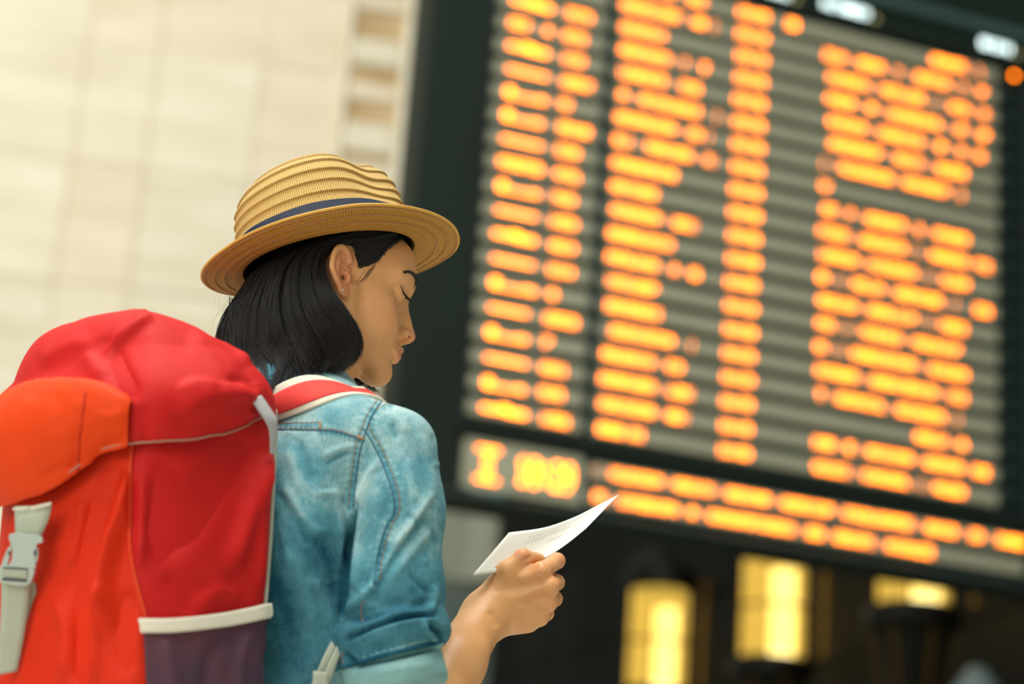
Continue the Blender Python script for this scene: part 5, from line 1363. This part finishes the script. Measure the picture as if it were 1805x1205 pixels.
# ---- mesh pocket with elastic trim on the right side
def side_strip(name, pts_top, pts_bot, m, off, thick, fl=None, nv=14, parent=None):
    nu2 = 48; A = spline(pts_top, nu2); B = spline(pts_bot, nu2); rows = []
    for j in range(nv):
        t = j / (nv - 1); row = []
        for i in range(nu2):
            x, y = A[i] * (1 - t) + B[i] * t
            p, q = cast(x, y, off, BVp)
            row.append(p if p is not None else row[-1])
        rows.append(row)
    V = np.array(rows).reshape(-1, 3)
    F = np.array([(j * nu2 + i, j * nu2 + i + 1, (j + 1) * nu2 + i + 1, (j + 1) * nu2 + i) for j in range(nv - 1) for i in range(nu2 - 1)])
    F, N = orient(V, F)
    if fl: V = V + N * folds(V, N, fl)[:, None]
    n0 = len(V); ring = [i for i in range(nu2)] + [j * nu2 + nu2 - 1 for j in range(1, nv)] + [(nv - 1) * nu2 + i for i in range(nu2 - 2, -1, -1)] + [j * nu2 for j in range(nv - 2, 0, -1)]
    FF = [tuple(q) for q in F] + [tuple(int(x) + n0 for x in q[::-1]) for q in F] + [(ring[k], ring[(k + 1) % len(ring)], n0 + ring[(k + 1) % len(ring)], n0 + ring[k]) for k in range(len(ring))]
    return mesh_obj(name, np.concatenate([V, V - N * thick]) - K, FF, m, parent or pack)
mp_ = side_strip('mesh_pocket', [(252, 1110), (330, 1106), (400, 1096), (467, 1078)], [(262, 1330), (330, 1330), (400, 1330), (467, 1330)], M_mesh, .007, .004, [([(285, 1120), (300, 1170), (310, 1240)], 14, .005), ([(400, 1110), (370, 1160), (360, 1230)], 12, -.004), ([(440, 1110), (425, 1160), (420, 1230)], 10, .004)], 40)
mp_['label'] = 'plum mesh side pocket'
side_strip('elastic_trim', [(244, 1092), (300, 1091), (370, 1083), (430, 1072), (470, 1061)], [(247, 1117), (300, 1116), (370, 1108), (430, 1098), (470, 1086)], M_trim, .011, .006, None, 6, mp_)['label'] = 'cream elastic trim'
# ---- webbing, buckle
def ribbon(name, A, B, m, thick=.0016, parent=None, n=30):
    """band between two edge lines of world points"""
    A = spline(A, n); B = spline(B, n); nv = 5
    V = np.array([A * (1 - t) + B * t for t in np.linspace(0, 1, nv)]); V = V.transpose(1, 0, 2).reshape(-1, 3)
    F = np.array([(i * nv + j, i * nv + j + 1, (i + 1) * nv + j + 1, (i + 1) * nv + j) for i in range(n - 1) for j in range(nv - 1)])
    N = vnormals(V, F); s = np.sign(((CAM - V) * N).sum()); N *= s
    if s < 0: F = F[:, ::-1]
    n0 = len(V); ring = list(range(nv)) + [i * nv + nv - 1 for i in range(1, n)] + [(n - 1) * nv + j for j in range(nv - 2, -1, -1)] + [i * nv for i in range(n - 2, 0, -1)]
    FF = [tuple(q) for q in F] + [tuple(int(x) + n0 for x in q[::-1]) for q in F] + [(ring[k], ring[(k + 1) % len(ring)], n0 + ring[(k + 1) % len(ring)], n0 + ring[k]) for k in range(len(ring))]
    return mesh_obj(name, np.concatenate([V, V - N * thick]) - K, FF, m, parent or pack)
tp_, _ = cast(88, 905, 0, BVp)
DB = float((tp_ - CAM) @ C_F) - .03
aD = lambda x, y, d=0.0: at_depth(x, y, DB + d)
ribbon('lid_strap', [aD(26, 892, .012), aD(26, 915, .006), aD(27, 945)], [aD(91, 890, .004), aD(85, 915), aD(72, 946)], M_web)
ribbon('lower_strap', [aD(2, 1016), aD(2, 1060), aD(-2, 1130), aD(-8, 1190)], [aD(52, 1020), aD(50, 1060), aD(42, 1120), aD(30, 1183)], M_web)
ribbon('strap_tail', [aD(44, 1022, .012), aD(48, 1080, .014), aD(42, 1130, .012), aD(26, 1210, .010)], [aD(62, 1026, .012), aD(69, 1080, .016), aD(66, 1120, .014), aD(69, 1170, .010), aD(60, 1215, .010)], M_web)
ribbon('bar_tack', [aD(22, 895, .002), aD(48, 892, .001)], [aD(22, 899, .002), aD(48, 896, .001)], M_trim); ribbon('bar_tack', [aD(54, 892, .0), aD(90, 884, -.002)], [aD(54, 897, .0), aD(90, 889, -.002)], M_trim)
bk = empty('buckle', (0, 0, 0), pack)
def plate(name, outline, thick, m, dz=0.0, holes=(), parent=None):
    """flat plastic part in the buckle's plane, outline in pixels, real thickness; bevelled"""
    bm = bmesh.new(); pts = spline(outline, 60, closed=True) if len(outline) > 4 else np.asarray(outline, float)
    vs = [bm.verts.new(tuple(aD(x, y, dz) - K)) for x, y in pts]; fc = bm.faces.new(vs)
    ex = bmesh.ops.extrude_face_region(bm, geom=[fc]); vv_ = [e for e in ex['geom'] if isinstance(e, bmesh.types.BMVert)]
    bmesh.ops.translate(bm, verts=vv_, vec=Vector(-C_F * thick)); bmesh.ops.recalc_face_normals(bm, faces=bm.faces[:])
    me = bpy.data.meshes.new(name); bm.to_mesh(me); bm.free(); me.materials.append(m); o = bpy.data.objects.new(name, me); COL.objects.link(o); o.parent = parent or bk
    mod = o.modifiers.new('bevel', 'BEVEL'); mod.width = .0010; mod.segments = 2; mod.limit_method = 'ANGLE'; mod.angle_limit = .9
    return o
plate('buckle_latch', [(18, 942), (28, 939), (48, 941), (68, 942), (76, 947), (76, 955), (68, 957), (65, 965), (63, 980), (64, 996), (62, 1000), (20, 997), (23, 985), (24, 965), (20, 955)], .006, M_buckle, -.002)
plate('buckle_arm', [(24, 958), (16, 966), (8, 984), (4, 1000), (12, 1002), (16, 990), (20, 974)], .006, M_buckle, -.001); plate('buckle_arm', [(64, 960), (69, 968), (68, 984), (62, 1000), (58, 1003), (60, 985), (60, 968)], .006, M_buckle, -.001)
plate('buckle_body', [(2, 998), (20, 995), (40, 998), (62, 1001), (61, 1014), (54, 1028), (40, 1031), (18, 1029), (2, 1024), (-1, 1010)], .007, M_buckle, -.001)
plate('buckle_slot', [(4, 998.5), (50, 1001.5), (50, 1004), (4, 1001)], .0012, M_dark, -.0082); plate('buckle_slot', [(4, 1018), (48, 1021), (48, 1025), (4, 1022)], .0012, M_dark, -.0082)
plate('strap_loop', [(4, 1002), (48, 1005), (48, 1018), (4, 1015)], .0020, M_web, -.0085); plate('buckle_hole', [(14, 972), (18, 970), (19, 976), (14, 979)], .001, M_dark, -.0062); plate('buckle_hole', [(60, 970), (64, 968), (64, 978), (60, 980)], .001, M_dark, -.0078)
# ---- shoulder strap over the right shoulder: padded red band with cream edges
st_up = [(448, 712), (470, 692), (497, 674), (530, 662), (560, 661), (592, 669), (625, 684), (650, 694)]
st_lo = [(470, 742), (485, 741), (520, 729), (556, 714), (592, 700), (628, 693), (664, 696), (700, 705)]
A2 = spline(st_up, 40); B2 = spline(st_lo, 40)
def cdep(x, y):
    p, q = cast(x, y, 0)
    return None if p is None else float((p - CAM) @ C_F)
lowd = [cdep(*p) for p in B2]; lowd = [d if d else None for d in lowd]
last = next(d for d in lowd if d)
for i in range(40):
    if lowd[i] is None: lowd[i] = last
    last = lowd[i]
lowd = np.array(lowd); lowd = np.convolve(np.pad(lowd, 4, 'edge'), np.ones(9) / 9, 'valid') - .007
upd = lowd + np.interp(np.linspace(0, 1, 40), [0, .25, .5, .8, 1], [-.002, .020, .042, .028, .006])
def strap_row(t, lift=0.0):
    P = []
    for i in range(40):
        x, y = B2[i] * (1 - t) + A2[i] * t; d = lowd[i] * (1 - t) + upd[i] * t - lift * math.sin(math.pi * t)
        P.append(at_depth(x, y, d))
    return np.array(P)
endv = at_depth(712, 716, lowd[-1] + .05) - at_depth(700, 705, lowd[-1])
STE = 33
def band(name, t0, t1, m, lift, thick, nv=6):
    rows = [strap_row(t, lift)[:STE] for t in np.linspace(t0, t1, nv)]
    ext = []
    for r in rows:
        p = r[-1].copy(); tdir = r[-1] - r[-5]; tdir /= np.linalg.norm(tdir); e = []; hgt = float(shirt_sdf(p[None].astype(np.float32))[0]); hgt = max(hgt, .004)
        for k in range(12):
            tdir = tdir * .45 + (bF * .9 - bR * .35) * .55; tdir /= np.linalg.norm(tdir); q_ = p + tdir * .016
            for _ in range(3):
                nn_, dd_ = sdf_normal(shirt_sdf, q_[None], .003); q_ = q_ - nn_[0] * (float(dd_[0]) - max(.005, hgt * (1 - k / 5)))
            tdir = q_ - p; tdir /= np.linalg.norm(tdir); p = q_; e.append(q_)
        ext.append(e)
    ext = np.array(ext)
    V = np.array([np.concatenate([r, e]) for r, e in zip(rows, ext)]).transpose(1, 0, 2); n = V.shape[0]; V = V.reshape(-1, 3)
    F = np.array([(i * nv + j, i * nv + j + 1, (i + 1) * nv + j + 1, (i + 1) * nv + j) for i in range(n - 1) for j in range(nv - 1)])
    N = vnormals(V, F); s = np.sign(((CAM - V) * N).sum()); N *= s
    if s < 0: F = F[:, ::-1]
    n0 = len(V); ring = list(range(nv)) + [i * nv + nv - 1 for i in range(1, n)] + [(n - 1) * nv + j for j in range(nv - 2, -1, -1)] + [i * nv for i in range(n - 2, 0, -1)]
    FF = [tuple(q) for q in F] + [tuple(int(x) + n0 for x in q[::-1]) for q in F] + [(ring[k], ring[(k + 1) % len(ring)], n0 + ring[(k + 1) % len(ring)], n0 + ring[k]) for k in range(len(ring))]
    return mesh_obj(name, np.concatenate([V, V - N * thick]) - K, FF, m, pack)
band('shoulder_strap', .16, .80, mat('coral_red_webbing', (236, 66, 58), .7, var=.06, scale=20, bump=.3, bscale=700), .006, .010, 12)['label'] = 'red padded shoulder strap'
band('strap_edge', -.02, .18, M_trim, .004, .008); band('strap_edge', .78, 1.0, M_trim, .004, .008)
# grey webbing corner where strap and lid meet
q1 = [cast(x, y, .012, BVp)[0] for x, y in ((446, 703), (456, 722), (468, 742))]
dq = float((q1[1] - CAM) @ C_F) - .012
ribbon('load_strap', [at_depth(443, 704, dq - .012), at_depth(456, 722, dq - .014), at_depth(468, 741, dq - .012), at_depth(476, 762, dq - .004), at_depth(478, 800, dq + .006)], [at_depth(461, 696, dq + .0), at_depth(476, 718, dq + .0), at_depth(489, 741, dq + .0), at_depth(488, 764, dq + .004), at_depth(484, 800, dq + .012)], mat('grey_strap', (176, 176, 178), .7), .002)
# lower webbing of the shoulder strap passing under the arm
cd1 = cdep(575, 1160) or 2.45
for (dx, nm) in ((0, 'lower_webbing'), (14, 'lower_webbing')):
    ribbon(nm, [at_depth(618 + dx, 1060, cd1 + .10), at_depth(594 + dx, 1108, cd1 + .03), at_depth(574 + dx, 1150, cd1 - .012), at_depth(552 + dx, 1200, cd1 - .03), at_depth(520 + dx, 1260, cd1 - .05)], [at_depth(630 + dx, 1064, cd1 + .10), at_depth(606 + dx, 1112, cd1 + .03), at_depth(586 + dx, 1154, cd1 - .008), at_depth(566 + dx, 1205, cd1 - .026), at_depth(534 + dx, 1265, cd1 - .05)], M_web, .0018)
ribbon('webbing_slider', [at_depth(553, 1182, cd1 - .036), at_depth(551, 1215, cd1 - .04)], [at_depth(580, 1184, cd1 - .030), at_depth(578, 1217, cd1 - .034)], M_web, .003, n=6)
